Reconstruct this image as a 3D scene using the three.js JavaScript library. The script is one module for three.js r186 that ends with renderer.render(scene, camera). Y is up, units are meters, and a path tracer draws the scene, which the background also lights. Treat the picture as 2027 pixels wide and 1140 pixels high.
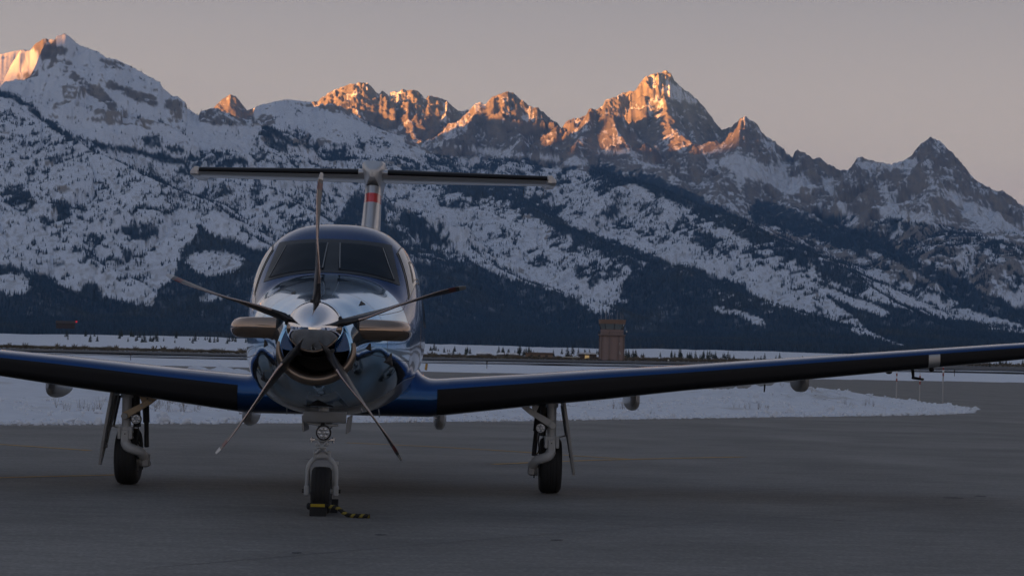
import * as THREE from 'three';
import { mergeGeometries, mergeVertices, toCreasedNormals } from 'three/addons/utils/BufferGeometryUtils.js';
import { RoundedBoxGeometry } from 'three/addons/geometries/RoundedBoxGeometry.js';

// ------------------------------------------------------------------ camera, sky, sun, exposure, air
const scene = new THREE.Scene();
const camera = new THREE.PerspectiveCamera(16.803, 1024 / 575, 0.3, 90000);
camera.position.set(0, 1.39, 0);
camera.rotation.set(THREE.MathUtils.degToRad(2.215), 0, THREE.MathUtils.degToRad(1.34), 'YXZ');
camera.focus = 18.2;
camera.userData.fStop = 11;
camera.updateMatrixWorld(true);
camera.updateProjectionMatrix();
const renderer = new THREE.WebGLRenderer({ antialias: true });
renderer.setSize(1024, 575);
renderer.toneMapping = THREE.LinearToneMapping;
renderer.toneMappingExposure = 7.5;
renderer.shadowMap.enabled = true;
renderer.shadowMap.type = THREE.PCFSoftShadowMap;

const SUN_AZ = THREE.MathUtils.degToRad(55), SUN_EL = THREE.MathUtils.degToRad(1.2);
const sunDir = new THREE.Vector3(-Math.sin(SUN_AZ) * Math.cos(SUN_EL), Math.sin(SUN_EL), Math.cos(SUN_AZ) * Math.cos(SUN_EL));
const sun = new THREE.DirectionalLight(new THREE.Color().setRGB(1.0, 0.375, 0.085), 4.5);
sun.name = 'sun';
sun.position.copy(sunDir).multiplyScalar(40000);
sun.castShadow = true;
sun.shadow.radius = 1;
sun.shadow.mapSize.set(4096, 4096);
Object.assign(sun.shadow.camera, { left: -22000, right: 22000, top: 6000, bottom: -6000, near: 100, far: 90000 });
scene.add(sun, sun.target);

// dawn sky: pale rose band round the horizon, slate blue overhead, warmer towards the sun
const smooth = (a, b, x) => { const t = Math.min(1, Math.max(0, (x - a) / (b - a))); return t * t * (3 - 2 * t); };
const mix = (a, b, t) => a + (b - a) * t;
{
  const W = 1024, H = 512, data = new Float32Array(W * H * 4);
  // elevation, colour of the sky away from the sun, colour of the sky on the sun's side
  const keys = [[-90, [.10, .10, .11], [.10, .10, .11]], [-4, [.48, .40, .375], [.8, .56, .40]], [0, [.575, .455, .395], [.9, .61, .42]], [4, [.54, .435, .385], [.64, .49, .40]], [8, [.43, .365, .347], [.45, .395, .375]], [11.5, [.28, .259, .275], [.37, .355, .37]], [15, [.31, .292, .32], [.35, .345, .375]], [20, [.27, .268, .31], [.32, .33, .375]], [25, [.185, .195, .24], [.295, .31, .365]], [32, [.105, .122, .17], [.27, .29, .35]], [45, [.078, .10, .15], [.205, .23, .30]], [90, [.10, .148, .235], [.10, .148, .235]]].map(([e, a, b]) => [e, a.map((v) => v * .178), b.map((v) => v * .178)]);
  for (let r = 0; r < H; r++) {
    const el = (r + .5) / H * 180 - 90, er = el * Math.PI / 180;
    let k = 0; while (k < keys.length - 2 && el > keys[k + 1][0]) k++;
    const t = Math.min(1, Math.max(0, (el - keys[k][0]) / (keys[k + 1][0] - keys[k][0])));
    for (let c = 0; c < W; c++) {
      const az = ((c + .5) / W - .5) * 2 * Math.PI, flat = Math.hypot(sunDir.x, sunDir.z), cs = (Math.cos(az) * sunDir.x + Math.sin(az) * sunDir.z) / flat, s = Math.pow(.5 + .5 * cs, 1.3), i = (r * W + c) * 4;
      for (let q = 0; q < 3; q++) data[i + q] = mix(mix(keys[k][1][q], keys[k + 1][1][q], t), mix(keys[k][2][q], keys[k + 1][2][q], t), s);
      data[i + 3] = 1;
    }
  }
  const sky = new THREE.DataTexture(data, W, H, THREE.RGBAFormat, THREE.FloatType);
  sky.mapping = THREE.EquirectangularReflectionMapping;
  sky.magFilter = THREE.LinearFilter; sky.minFilter = THREE.LinearFilter;
  sky.needsUpdate = true;
  scene.background = sky; scene.environment = sky;
}
scene.fog = new THREE.FogExp2(new THREE.Color().setRGB(.24, .53, 1.0), 3.2e-5);

// ------------------------------------------------------------------ helpers
let seed = 20240117;
const rnd = () => { seed |= 0; seed = seed + 0x6D2B79F5 | 0; let t = Math.imul(seed ^ seed >>> 15, 1 | seed); t = t + Math.imul(t ^ t >>> 7, 61 | t) ^ t; return ((t ^ t >>> 14) >>> 0) / 4294967296; };
const rr = (a, b) => a + (b - a) * rnd();
const P = new Uint8Array(512);
{ const p = [...Array(256).keys()]; for (let i = 255; i > 0; i--) { const j = Math.floor(rnd() * (i + 1)); [p[i], p[j]] = [p[j], p[i]]; } for (let i = 0; i < 512; i++) P[i] = p[i & 255]; }
const GX = Float32Array.from({ length: 256 }, (_, i) => Math.cos(i / 256 * 2 * Math.PI)), GY = Float32Array.from({ length: 256 }, (_, i) => Math.sin(i / 256 * 2 * Math.PI));
function noise(x, y) {                       // gradient noise, about -0.7..0.7
  const xf = Math.floor(x), yf = Math.floor(y), X = xf & 255, Y = yf & 255; x -= xf; y -= yf;
  const u = x * x * x * (x * (x * 6 - 15) + 10), v = y * y * y * (y * (y * 6 - 15) + 10);
  const a = P[P[X] + Y], b = P[P[X + 1] + Y], c = P[P[X] + Y + 1], d = P[P[X + 1] + Y + 1];
  const n0 = GX[a] * x + GY[a] * y, n1 = GX[b] * (x - 1) + GY[b] * y, n2 = GX[c] * x + GY[c] * (y - 1), n3 = GX[d] * (x - 1) + GY[d] * (y - 1);
  return n0 + u * (n1 - n0) + v * (n2 - n0 + u * (n0 - n1 - n2 + n3));
}
function fbm(x, y, o = 4, g = .5) { let s = 0, a = 1; for (let i = 0; i < o; i++) { s += a * noise(x, y); x = x * 2.03 + 17.3; y = y * 2.03 + 5.1; a *= g; } return s; }
function ridged(x, y, o = 4, g = .5) { let s = 0, a = 1, n = 0; for (let i = 0; i < o; i++) { s += a * (1 - 2 * Math.abs(noise(x, y))); n += a; x = x * 2.1 + 9.7; y = y * 2.1 + 3.3; a *= g; } return s / n; }

const used = new Map();
function numbered(n) { const k = used.get(n) || 0; used.set(n, k + 1); return k ? `${n}_${String(k).padStart(3, '0')}` : n; }
function put(name, geo, mat, parent = scene) {
  const m = new THREE.Mesh(geo, mat); m.name = parent === scene ? numbered(name) : name;
  m.castShadow = m.receiveShadow = true; parent.add(m); return m;
}
function group(name, parent = scene, pos = [0, 0, 0], ry = 0) {
  const g = new THREE.Group(); g.name = parent === scene ? numbered(name) : name; g.position.set(...pos); g.rotation.y = ry; parent.add(g); return g;
}
function tag(o, label, category, grp, kind) { if (label) o.userData.label = label; if (category) o.userData.category = category; if (grp) o.userData.group = grp; if (kind) o.userData.kind = kind; return o; }
const structure = (o, label) => tag(o, label, null, null, 'structure');
const lin = (r, g, b) => new THREE.Color().setRGB(r, g, b);
const std = (c, roughness = .8, metalness = 0, more = {}) => new THREE.MeshStandardMaterial({ color: lin(...c), roughness, metalness, ...more });
const phys = (c, roughness, metalness, more = {}) => new THREE.MeshPhysicalMaterial({ color: lin(...c), roughness, metalness, ...more });
function tex(w, h, f, srgb = false, rep = [1, 1]) {
  const d = new Uint8Array(w * h * 4);
  for (let y = 0; y < h; y++) for (let x = 0; x < w; x++) { const c = f(x, y), i = (y * w + x) * 4; d[i] = c[0]; d[i + 1] = c[1]; d[i + 2] = c[2]; d[i + 3] = 255; }
  const t = new THREE.DataTexture(d, w, h); t.wrapS = t.wrapT = THREE.RepeatWrapping; t.magFilter = THREE.LinearFilter; t.minFilter = THREE.LinearMipmapLinearFilter; t.generateMipmaps = true;
  if (srgb) t.colorSpace = THREE.SRGBColorSpace; t.repeat.set(...rep); t.needsUpdate = true; return t;
}
// periodic noise for tiling textures
function tnoise(x, y, px, py) {
  const xf = Math.floor(x), yf = Math.floor(y); x -= xf; y -= yf;
  const m = (a, n) => ((a % n) + n) % n, X0 = m(xf, px), X1 = m(xf + 1, px), Y0 = m(yf, py), Y1 = m(yf + 1, py);
  const u = x * x * (3 - 2 * x), v = y * y * (3 - 2 * y), h = (a, b) => P[P[a & 255] + (b & 255)] / 255;
  return mix(mix(h(X0, Y0), h(X1, Y0), u), mix(h(X0, Y1), h(X1, Y1), u), v) - .5;
}
function geoFrom(pos, idx, more = {}) {
  const g = new THREE.BufferGeometry(); g.setAttribute('position', new THREE.Float32BufferAttribute(pos, 3)); if (more.uv) g.setAttribute('uv', new THREE.Float32BufferAttribute(more.uv, 2));
  if (more.color) g.setAttribute('color', new THREE.Float32BufferAttribute(more.color, 3)); g.setIndex(idx); g.computeVertexNormals(); return g;
}
const plain = (g) => { g = g.index ? g.toNonIndexed() : g.clone(); for (const k of Object.keys(g.attributes)) if (!['position', 'normal'].includes(k)) g.deleteAttribute(k); return g; };
const merge = (gs) => mergeGeometries(gs.map(plain));
const V = (x, y, z) => new THREE.Vector3(x, y, z);
function tube(pts, r, seg = 24, rad = 10, closed = false) { return new THREE.TubeGeometry(new THREE.CatmullRomCurve3(pts.map((p) => V(...p)), closed, 'centripetal'), seg, r, rad, closed); }
function rod(a, b, r0, r1 = r0, n = 14) {
  const A = V(...a), B = V(...b), d = B.clone().sub(A), g = new THREE.CylinderGeometry(r1, r0, d.length(), n);
  g.applyQuaternion(new THREE.Quaternion().setFromUnitVectors(V(0, 1, 0), d.clone().normalize())); const c = A.add(B).multiplyScalar(.5); g.translate(c.x, c.y, c.z); return g;
}
function box(w, h, d, x, y, z, r = .006, rot) { const g = new RoundedBoxGeometry(w, h, d, 2, Math.min(r, w / 2.1, h / 2.1, d / 2.1)); if (rot) { g.rotateX(rot[0]); g.rotateY(rot[1]); g.rotateZ(rot[2]); } g.translate(x, y, z); return g; }
// bearing and height angle of a place as surveyed from the apron, on a chart of 2027 x 1140
const CH = new THREE.Matrix4().copy(camera.matrixWorld).invert().elements.slice();
function chart(x, y, z) {
  const a = CH[0] * x + CH[4] * y + CH[8] * z + CH[12], b = CH[1] * x + CH[5] * y + CH[9] * z + CH[13], c = -(CH[2] * x + CH[6] * y + CH[10] * z + CH[14]);
  return [1013.5 + 3859.25 * a / c, 570 - 3859.25 * b / c];
}
function bearing(px, py) { const v = V((px - 1013.5) / 3859.25, -(py - 570) / 3859.25, -1).applyEuler(camera.rotation); const h = Math.hypot(v.x, v.z); return { az: Math.atan2(v.x, -v.z), tan: v.y / h }; }
// ------------------------------------------------------------------ mountains
// skyline as surveyed (chart x, chart y)
const SKY = [[-900, 420], [-500, 330], [-200, 275], [-60, 152], [0, 107], [20, 103], [46, 97], [58, 100], [67, 88], [84, 76], [106, 79], [112, 70.5], [127, 66], [137, 72], [153, 87], [165, 93], [193, 102], [211, 115], [229, 118], [254, 130], [267, 135], [292, 151], [315, 162], [320, 172], [331, 182], [341, 190], [351, 190], [366, 203], [370, 215], [392, 228], [397, 220], [422, 213], [437, 198], [455, 185.5], [465, 190], [478, 205], [488, 218], [500, 215], [513, 208], [541, 201.5], [567, 196], [593, 200], [629, 201.5], [634, 195], [665, 176], [685, 169.5], [703, 163.6], [716, 164], [727.5, 163], [736.5, 173], [749, 186], [757, 178.5], [770, 192.6], [772, 183.6], [785, 181], [790, 183.6], [799, 176], [811, 180], [821, 176.4], [831, 183.6], [842, 196.4], [847, 188.7], [865, 191], [880, 199], [895.5, 209], [907, 219.5], [931, 215.7], [942, 205], [952, 203], [960, 206.7], [975, 191], [993, 186], [1003.6, 181.6], [1015, 182], [1027, 192.5], [1054, 212], [1066, 213], [1083.5, 229.5], [1101, 241], [1113, 253], [1120.5, 241], [1128, 235.4], [1151.6, 232], [1160.5, 228], [1166, 215], [1181, 217.7], [1187, 213], [1193, 209], [1199, 197], [1220, 191], [1234.5, 183.6], [1258, 179], [1264, 169], [1273, 155.5], [1288, 147], [1308.5, 142], [1320, 139], [1329, 145], [1335, 157], [1347, 173], [1365, 182], [1379.5, 195.5], [1397, 214.7], [1412, 235.4], [1419.5, 247], [1430, 258.5], [1448, 250], [1456.5, 243], [1476, 228], [1486, 238], [1500, 247], [1508, 263], [1527, 274], [1545, 288], [1570, 311], [1573, 302], [1580, 295], [1595, 303.5], [1610, 314], [1623, 311], [1638, 323.6], [1663, 336], [1680, 337.5], [1688, 326.7], [1697, 314], [1705, 309.7], [1737, 320.5], [1759, 325], [1787, 319], [1805, 309.7], [1821, 286.5], [1844, 271], [1864, 280], [1882.5, 297], [1898, 316], [1920, 340.6], [1932, 356], [1957, 370], [1969, 376], [1988, 379], [2006, 391.7], [2027, 408.7], [2150, 455], [2400, 520], [2900, 600]];
function table(t, x) { if (x <= t[0][0]) return t[0][1]; for (let i = 1; i < t.length; i++) if (x <= t[i][0]) return mix(t[i - 1][1], t[i][1], (x - t[i - 1][0]) / (t[i][0] - t[i - 1][0])); return t[t.length - 1][1]; }
const ridges = [];
function ridge(pts, o) {            // pts: [chart x, chart y, distance in km]
  const P3 = pts.map(([px, py, km]) => { const b = bearing(px, py), r = km * 1000; return [r * Math.sin(b.az), 1.4 + r * b.tan, -r * Math.cos(b.az)]; });
  const segs = []; let t = 0;
  for (let i = 0; i + 1 < P3.length; i++) { const [a, b] = [P3[i], P3[i + 1]], dx = b[0] - a[0], dz = b[2] - a[2], l = Math.hypot(dx, dz) || 1; segs.push({ x: a[0], z: a[2], h: a[1], dx, dz, dh: b[1] - a[1], l2: l * l, l, t }); t += l; }
  const r = { segs, slope: .62, gully: .55, wave: 420, id: ridges.length, round: 0, ...o };
  r.x0 = Math.min(...P3.map((p) => p[0])); r.x1 = Math.max(...P3.map((p) => p[0])); r.z0 = Math.min(...P3.map((p) => p[2])); r.z1 = Math.max(...P3.map((p) => p[2])); r.top = Math.max(...P3.map((p) => p[1]));
  ridges.push(r);
}
const crest = (a, b, km, o) => { const xs = [a, ...SKY.map((s) => s[0]).filter((x) => x > a && x < b), b]; ridge(xs.map((x) => [x, table(SKY, x), typeof km === 'number' ? km : table(km, x)]), o); };
crest(-900, 60, [[-900, 11], [0, 11.6], [60, 11.4]], { slope: .5, gully: .08, wave: 900 });
crest(60, 112, 10.6, { slope: 2.2, gully: .4, wave: 260 });
crest(110, 152, 9.3, { slope: 2.1, gully: .3, wave: 300 });
crest(150, 196, 9.25, { slope: 1.25, gully: .4, wave: 300 });
crest(194, 372, [[194, 9.2], [370, 8.7]], { slope: .62, gully: .5, wave: 520 });
ridge([[370, 203, 8.7], [385, 240, 8.6], [430, 285, 8.35], [470, 330, 8.1]], { slope: .55, gully: .5, wave: 420 });
crest(388, 496, 14.2, { slope: .95, gully: .6, wave: 300 });
ridge([[488, 219, 10.3], [513, 208, 10.3], [541, 202, 10.3], [567, 196, 10.3], [593, 200, 10.3], [629, 202, 10.3], [690, 236, 10.2], [780, 275, 10.1], [860, 300, 10]], { slope: .5, gully: .3, wave: 600 });
crest(629, 920, 14.7, { slope: 1.05, gully: .75, wave: 330 });
crest(915, 1116, 13.3, { slope: 1.05, gully: .75, wave: 330 });
crest(1112, 1192, 12.6, { slope: 1.15, gully: .8, wave: 260 });
crest(1186, 1432, [[1186, 14.4], [1320, 14.8], [1432, 14.2]], { slope: 1.05, gully: .75, wave: 330 });
crest(1428, 1572, [[1428, 12.4], [1476, 12.1], [1572, 12]], { slope: .95, gully: .7, wave: 360 });
crest(1570, 1684, 12, { slope: .95, gully: .7, wave: 260 });
crest(1680, 2900, [[1680, 11.6], [1844, 11.4], [2027, 10.6], [2400, 9.6], [2900, 9]], { slope: .85, gully: .7, wave: 420 });
// buttresses of the big peaks
ridge([[703, 164, 14.7], [715, 215, 14.2], [735, 262, 13.6], [752, 300, 13]], { slope: 1.1, gully: .7, wave: 220 });
ridge([[785, 181, 14.7], [800, 225, 14.3], [825, 270, 13.8], [840, 310, 13.3]], { slope: 1.2, gully: .7, wave: 220 });
ridge([[865, 191, 14.7], [878, 225, 14.4], [890, 262, 14.1]], { slope: 1.2, gully: .6, wave: 220 });
ridge([[952, 203, 13.3], [960, 240, 13.05], [962, 275, 12.85]], { slope: 1.5, gully: .25, wave: 420 });
ridge([[1005, 182, 13.3], [1018, 235, 12.95], [1030, 270, 12.6], [1040, 312, 12.2]], { slope: 1.2, gully: .6, wave: 220 });
ridge([[1083, 230, 13.3], [1090, 270, 12.85], [1088, 312, 12.4]], { slope: 1.2, gully: .6, wave: 200 });
ridge([[1166, 215, 12.6], [1160, 260, 12.3], [1152, 300, 11.9], [1165, 328, 11.6]], { slope: 1.2, gully: .6, wave: 220 });
ridge([[1187, 213, 12.6], [1230, 270, 12.2], [1290, 330, 11.6], [1350, 362, 11.1]], { slope: .95, gully: .6, wave: 300 });
ridge([[1234, 184, 14.6], [1255, 235, 14.2], [1275, 268, 13.7], [1300, 300, 13.2]], { slope: 1.2, gully: .6, wave: 220 });
ridge([[1379, 196, 14.5], [1380, 240, 14], [1372, 278, 13.4]], { slope: 1.2, gully: .6, wave: 200 });
ridge([[1320, 139, 14.8], [1330, 190, 14.4], [1345, 250, 13.7], [1400, 310, 12.8], [1440, 345, 12]], { slope: .95, gully: .6, wave: 260 });
ridge([[1476, 228, 12.1], [1450, 290, 11.6], [1420, 350, 11], [1440, 400, 10.4]], { slope: .95, gully: .6, wave: 260 });
ridge([[1580, 295, 12], [1590, 345, 11.6], [1560, 385, 11], [1580, 420, 10.5]], { slope: .9, gully: .6, wave: 260 });
ridge([[1705, 310, 11.6], [1715, 350, 11.3], [1760, 385, 10.9], [1780, 430, 10.3]], { slope: 1, gully: .6, wave: 220 });
ridge([[1844, 271, 11.4], [1846, 325, 11], [1850, 380, 10.5], [1830, 440, 9.9], [1800, 480, 9.4]], { slope: .85, gully: .6, wave: 260 });
ridge([[1932, 356, 10.9], [1950, 410, 10.3], [1960, 460, 9.7]], { slope: .8, gully: .6, wave: 260 });
// forested front ridges falling to the right
ridge([[1000, 308, 10.1], [1100, 325, 9.9], [1190, 340, 9.7], [1265, 352, 9.4], [1354, 388, 9.0], [1433, 428, 8.6], [1489, 460, 8.3], [1560, 490, 8.0], [1640, 530, 7.7], [1700, 560, 7.4], [1850, 625, 6.8], [2027, 690, 6.1]], { slope: .5, gully: .35, wave: 420 });
ridge([[1507, 415, 10.4], [1619, 443, 10], [1692, 472, 9.6], [1760, 500, 9.2], [1821, 533, 8.8], [1900, 573, 8.3], [1973, 612, 7.9], [2100, 660, 7.2]], { slope: .5, gully: .4, wave: 380 });
ridge([[1860, 455, 9.8], [1900, 464, 9.5], [2027, 502, 9], [2300, 590, 8.2]], { slope: .5, gully: .4, wave: 380 });
ridge([[760, 330, 9.8], [830, 345, 9.5], [940, 355, 9.2], [1040, 395, 8.8], [1096, 423, 8.5], [1152, 457, 8.2], [1208, 485, 7.9], [1265, 510, 7.6], [1354, 535, 7.2], [1433, 570, 6.8], [1506, 594, 6.5], [1650, 640, 6], [1780, 690, 5.5]], { slope: .48, gully: .3, wave: 420 });
ridge([[700, 375, 9], [760, 395, 8.7], [834, 425, 8.4], [890, 475, 8], [947, 520, 7.6], [1040, 558, 7.1], [1152, 597, 6.6], [1260, 640, 6]], { slope: .46, gully: .3, wave: 420 });
ridge([[470, 330, 8.1], [560, 390, 7.7], [640, 430, 7.35], [720, 490, 6.95], [800, 560, 6.5], [860, 620, 6.1]], { slope: .46, gully: .35, wave: 380 });
// left slope
ridge([[-300, 370, 8.6], [-120, 250, 8.55], [0, 203, 8.5], [60, 232, 8.25], [130, 275, 7.9], [200, 298, 7.7], [300, 345, 7.35], [420, 415, 6.95], [520, 475, 6.65], [600, 540, 6.4]], { slope: .48, gully: .3, wave: 420 });
ridge([[-400, 460, 7.5], [-150, 420, 7.3], [0, 400, 7.1], [100, 455, 6.75], [190, 520, 6.35], [290, 590, 5.9]], { slope: .45, gully: .25, wave: 480 });
ridge([[-500, 480, 6.6], [-150, 500, 6.4], [25, 545, 6.0], [110, 600, 5.6]], { slope: .42, gully: .2, wave: 480 });
ridge([[330, 470, 6.7], [400, 490, 6.45], [470, 525, 6.15], [520, 570, 5.75]], { slope: .42, gully: .2, wave: 480 });
// lower country on either side
for (const [list, s] of [[[[-70, 500, 9], [-50, 600, 9.5], [-32, 700, 10], [-20, 800, 10.4]], .45], [[[17, 900, 9.6], [24, 620, 9], [34, 420, 8.6], [46, 300, 8.4], [70, 260, 8.4]], .4]]) {
  const P3 = list.map(([a, h, km]) => [km * 1000 * Math.sin(a * Math.PI / 180), h, -km * 1000 * Math.cos(a * Math.PI / 180)]);
  ridge(list.map(() => [1000, 400, 9]), { slope: s, gully: .4, wave: 600 });
  const r = ridges[ridges.length - 1]; r.segs = []; let t = 0;
  for (let i = 0; i + 1 < P3.length; i++) { const [a, b] = [P3[i], P3[i + 1]], dx = b[0] - a[0], dz = b[2] - a[2], l = Math.hypot(dx, dz); r.segs.push({ x: a[0], z: a[2], h: a[1], dx, dz, dh: b[1] - a[1], l2: l * l, l, t }); t += l; }
  r.top = Math.max(...P3.map((p) => p[1])); r.x0 = Math.min(...P3.map((p) => p[0])); r.x1 = Math.max(...P3.map((p) => p[0])); r.z0 = Math.min(...P3.map((p) => p[2])); r.z1 = Math.max(...P3.map((p) => p[2]));
}
const hummock = (x, z, r) => smooth(1150, 1700, r) * (1 - smooth(2600, 3600, r)) * (4.2 * fbm(x / 170, z / 230, 3) + 2 * noise(x / 60, z / 90));
const GROUND = [[0, -.05], [250, -.05], [300, .2], [450, .9], [560, 1.6], [700, 2.6], [760, 3.1], [1000, 6.3], [1300, 10.5], [1600, 14.5], [2500, 22], [4000, 33], [5000, 60], [6000, 105], [7000, 160], [9000, 230], [30000, 240]];
const groundHeight = (r) => table(GROUND, r);
let gullyAt = .5;
function mountainHeight(x, z) {
  gullyAt = .5;
  const r = Math.hypot(x, z), w = Math.min(1, Math.max(0, (r - 4200) / 2500));
  const wx = x + 130 * fbm(x / 900 + 3, z / 900, 3) * w, wz = z + 130 * fbm(x / 900 + 40, z / 900 + 7, 3) * w;
  const base = groundHeight(r) + w * 40 * noise(x / 700, z / 700);
  let h = base, craggy = 0;
  for (const R of ridges) {
    const bx = Math.max(R.x0 - wx, 0, wx - R.x1), bz = Math.max(R.z0 - wz, 0, wz - R.z1);
    if (R.top - Math.hypot(bx, bz) * R.slope * .3 < h) continue;
    let best = 1e9, bt = 0, bh = 0, side = 1;
    for (const s of R.segs) {
      let t = ((wx - s.x) * s.dx + (wz - s.z) * s.dz) / s.l2; t = t < 0 ? 0 : t > 1 ? 1 : t;
      const ex = wx - s.x - s.dx * t, ez = wz - s.z - s.dz * t, d = Math.sqrt(ex * ex + ez * ez), v = d * R.slope - (s.h + s.dh * t);
      if (v < best) { best = v; bt = s.t + s.l * t; bh = s.h + s.dh * t; side = d; }
    }
    const d = side, near = Math.min(1, d / 90);
    if (bh - d * R.slope * .4 < h) continue;
    const bend = .35 * noise(x / 300 + R.id, z / 300), g = ridged(bt / R.wave + R.id * 7.7 + bend, d / (R.wave * 2.2) + R.id * 3.1 + bend, 5, .6);          // spurs and gullies running down from the crest
    const hh = bh - R.slope * d * (1 - R.gully * .35 + R.gully * .9 * (.55 - g)) - near * R.gully * 30 * (1 - g);
    if (hh > h) { h = hh; craggy = R.gully; gullyAt = g; }
  }
  const up = smooth(20, 260, h - base);
  const sharp = craggy * craggy;
  h += up * (craggy * 46 * (ridged(x / 230, z / 230, 4, .55) - .55) + sharp * (85 * (ridged(x / 105 + 5, z / 105, 3, .6) - .5) + 40 * (ridged(x / 42, z / 42, 2) - .5)));
  return h;
}
// tessellation: rays of bearing by rings of distance, fine where the range is in view
const AZ = [], RD = [];
{
  const D = Math.PI / 180;
  for (let a = -72; a < -15.8; a += .7) AZ.push(a * D);
  const n = 1060; for (let i = 0; i <= n; i++) AZ.push((-15.8 + 31.6 * i / n) * D);
  for (let a = 16.5; a <= 72; a += .7) AZ.push(a * D);
  let r = 3400; while (r < 17200) { RD.push(r); r += r < 5200 ? 34 : r < 8000 ? 18 : r < 11000 ? 12.5 : r < 15000 ? 9 : 60; }
}
const NA = AZ.length, NR = RD.length, PK = new Float32Array(NA), HT = new Float32Array(NA * NR), GU = new Float32Array(NA * NR);
const skyTan = AZ.map((a) => { // wanted height angle of the skyline per bearing
  const D = 180 / Math.PI; if (Math.abs(a) > .4) return null;
  let px = 1013.5 + 3859.25 * Math.tan(a); for (let k = 0; k < 4; k++) { const y = table(SKY, px), b = bearing(px, y); px += (a - b.az) * 3859; }
  return bearing(px, table(SKY, px) + (px > 620 ? 1 : .5) * (2.6 * noise(px / 4.6, 4.4) + 3.0 * noise(px / 10, 9.4))).tan;
});
for (let i = 0; i < NA; i++) {
  const sa = Math.sin(AZ[i]), ca = -Math.cos(AZ[i]); let peak = 0, last = 1e9;
  for (let j = 0; j < NR; j++) { let h = mountainHeight(RD[j] * sa, RD[j] * ca); if (j) h = Math.min(h, last + (RD[j] - RD[j - 1]) * mix(.95, 2.4, smooth(8800, 10500, RD[j]))); last = h; HT[i * NR + j] = h; GU[i * NR + j] = gullyAt; peak = Math.max(peak, (h - 1.4) / RD[j]); }
  PK[i] = peak;
}
{ // bring the crest to the surveyed skyline
  const K = AZ.map((_, i) => skyTan[i] === null ? 1 : skyTan[i] / PK[i]), KS = K.map((_, i) => { let s = 0, n = 0; for (let d = -22; d <= 22; d++) if (K[i + d] !== undefined) { const w = 23 - Math.abs(d); s += K[i + d] * w; n += w; } return s / n; });
  for (let i = 0; i < NA; i++) if (skyTan[i] !== null) for (let j = 0; j < NR; j++) { const e = (HT[i * NR + j] - 1.4) / RD[j], q = e / PK[i]; HT[i * NR + j] = 1.4 + RD[j] * e * (1 + (KS[i] - 1) * smooth(.4, .85, q) + (K[i] - KS[i]) * smooth(.88, .985, q)); }
}
// ---- where woods and bare rock are, on the chart
const MW = 530, MH = 190, woods = new Float32Array(MW * MH), rock = new Float32Array(MW * MH);   // cells of 4 chart units, from (-40, -10)
const cell = (i, j) => [i * 4 - 40, j * 4 - 10];
function inPoly(p, x, y) { let c = false; for (let i = 0, j = p.length - 1; i < p.length; j = i++) if ((p[i][1] > y) !== (p[j][1] > y) && x < (p[j][0] - p[i][0]) * (y - p[i][1]) / (p[j][1] - p[i][1]) + p[i][0]) c = !c; return c; }
function area(map, poly, v, add = false) { for (let j = 0; j < MH; j++) for (let i = 0; i < MW; i++) { const [x, y] = cell(i, j); if (inPoly(poly, x, y)) map[j * MW + i] = add ? map[j * MW + i] + v : v; } }
function stroke(map, pts, w, v) {
  for (let j = 0; j < MH; j++) for (let i = 0; i < MW; i++) {
    const [x, y] = cell(i, j); let d = 1e9;
    for (let k = 0; k + 1 < pts.length; k++) { const [a, b] = [pts[k], pts[k + 1]], dx = b[0] - a[0], dy = b[1] - a[1], t = Math.min(1, Math.max(0, ((x - a[0]) * dx + (y - a[1]) * dy) / (dx * dx + dy * dy || 1))); d = Math.min(d, Math.hypot(x - a[0] - dx * t, y - a[1] - dy * t)); }
    const f = 1 - smooth(w * .35, w * .75, d); map[j * MW + i] = mix(map[j * MW + i], v, f);
  }
}
const spot = (map, x, y, rx, ry, v) => { for (let j = 0; j < MH; j++) for (let i = 0; i < MW; i++) { const [a, b] = cell(i, j), f = 1 - smooth(.75, 1.1, Math.hypot((a - x) / rx, (b - y) / ry)); map[j * MW + i] = mix(map[j * MW + i], v, f); } };
area(woods, [[-40, 250], [130, 280], [300, 320], [520, 330], [800, 320], [1040, 330], [1180, 341], [1265, 355], [1354, 391], [1560, 492], [1700, 540], [2070, 600], [2070, 720], [-40, 720]], .33);
area(woods, [[-40, 285], [130, 285], [300, 330], [420, 430], [420, 600], [-40, 600]], .25);
area(woods, [[-40, 215], [30, 225], [130, 285], [60, 300], [-40, 280]], .3);
area(woods, [[480, 330], [520, 245], [620, 270], [700, 300], [820, 310], [800, 335], [520, 335]], .42);
area(woods, [[823, 306], [1040, 312], [1160, 332], [1100, 350], [823, 335]], .52);
area(woods, [[300, 285], [420, 300], [520, 320], [520, 425], [340, 420], [290, 330]], .44);
area(woods, [[1560, 490], [1507, 419], [1700, 430], [1900, 460], [2070, 500], [2070, 640], [1700, 560]], .4);
area(woods, [[-40, 420], [60, 430], [160, 520], [300, 600], [120, 570], [-40, 530]], .12);
area(woods, [[200, 470], [330, 480], [345, 550], [310, 600], [240, 590], [200, 540]], .22);
stroke(woods, [[-20, 180], [30, 195], [100, 245], [140, 275], [200, 290], [262, 298], [314, 313], [359, 318], [427, 307]], 11, .9);
stroke(woods, [[95, 440], [130, 480], [170, 515], [200, 535]], 7, .6);
for (const s of [[290, 280, 36, 16, .62], [280, 458, 36, 18, .85], [178, 488, 34, 24, .66], [115, 412, 28, 17, .8], [30, 390, 32, 18, .72], [390, 360, 60, 30, .58], [440, 315, 46, 16, .7], [70, 345, 30, 20, .55], [190, 380, 30, 26, .5], [560, 270, 46, 22, .6], [660, 300, 44, 20, .6], [740, 285, 40, 16, .55]]) spot(woods, ...s);
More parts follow.
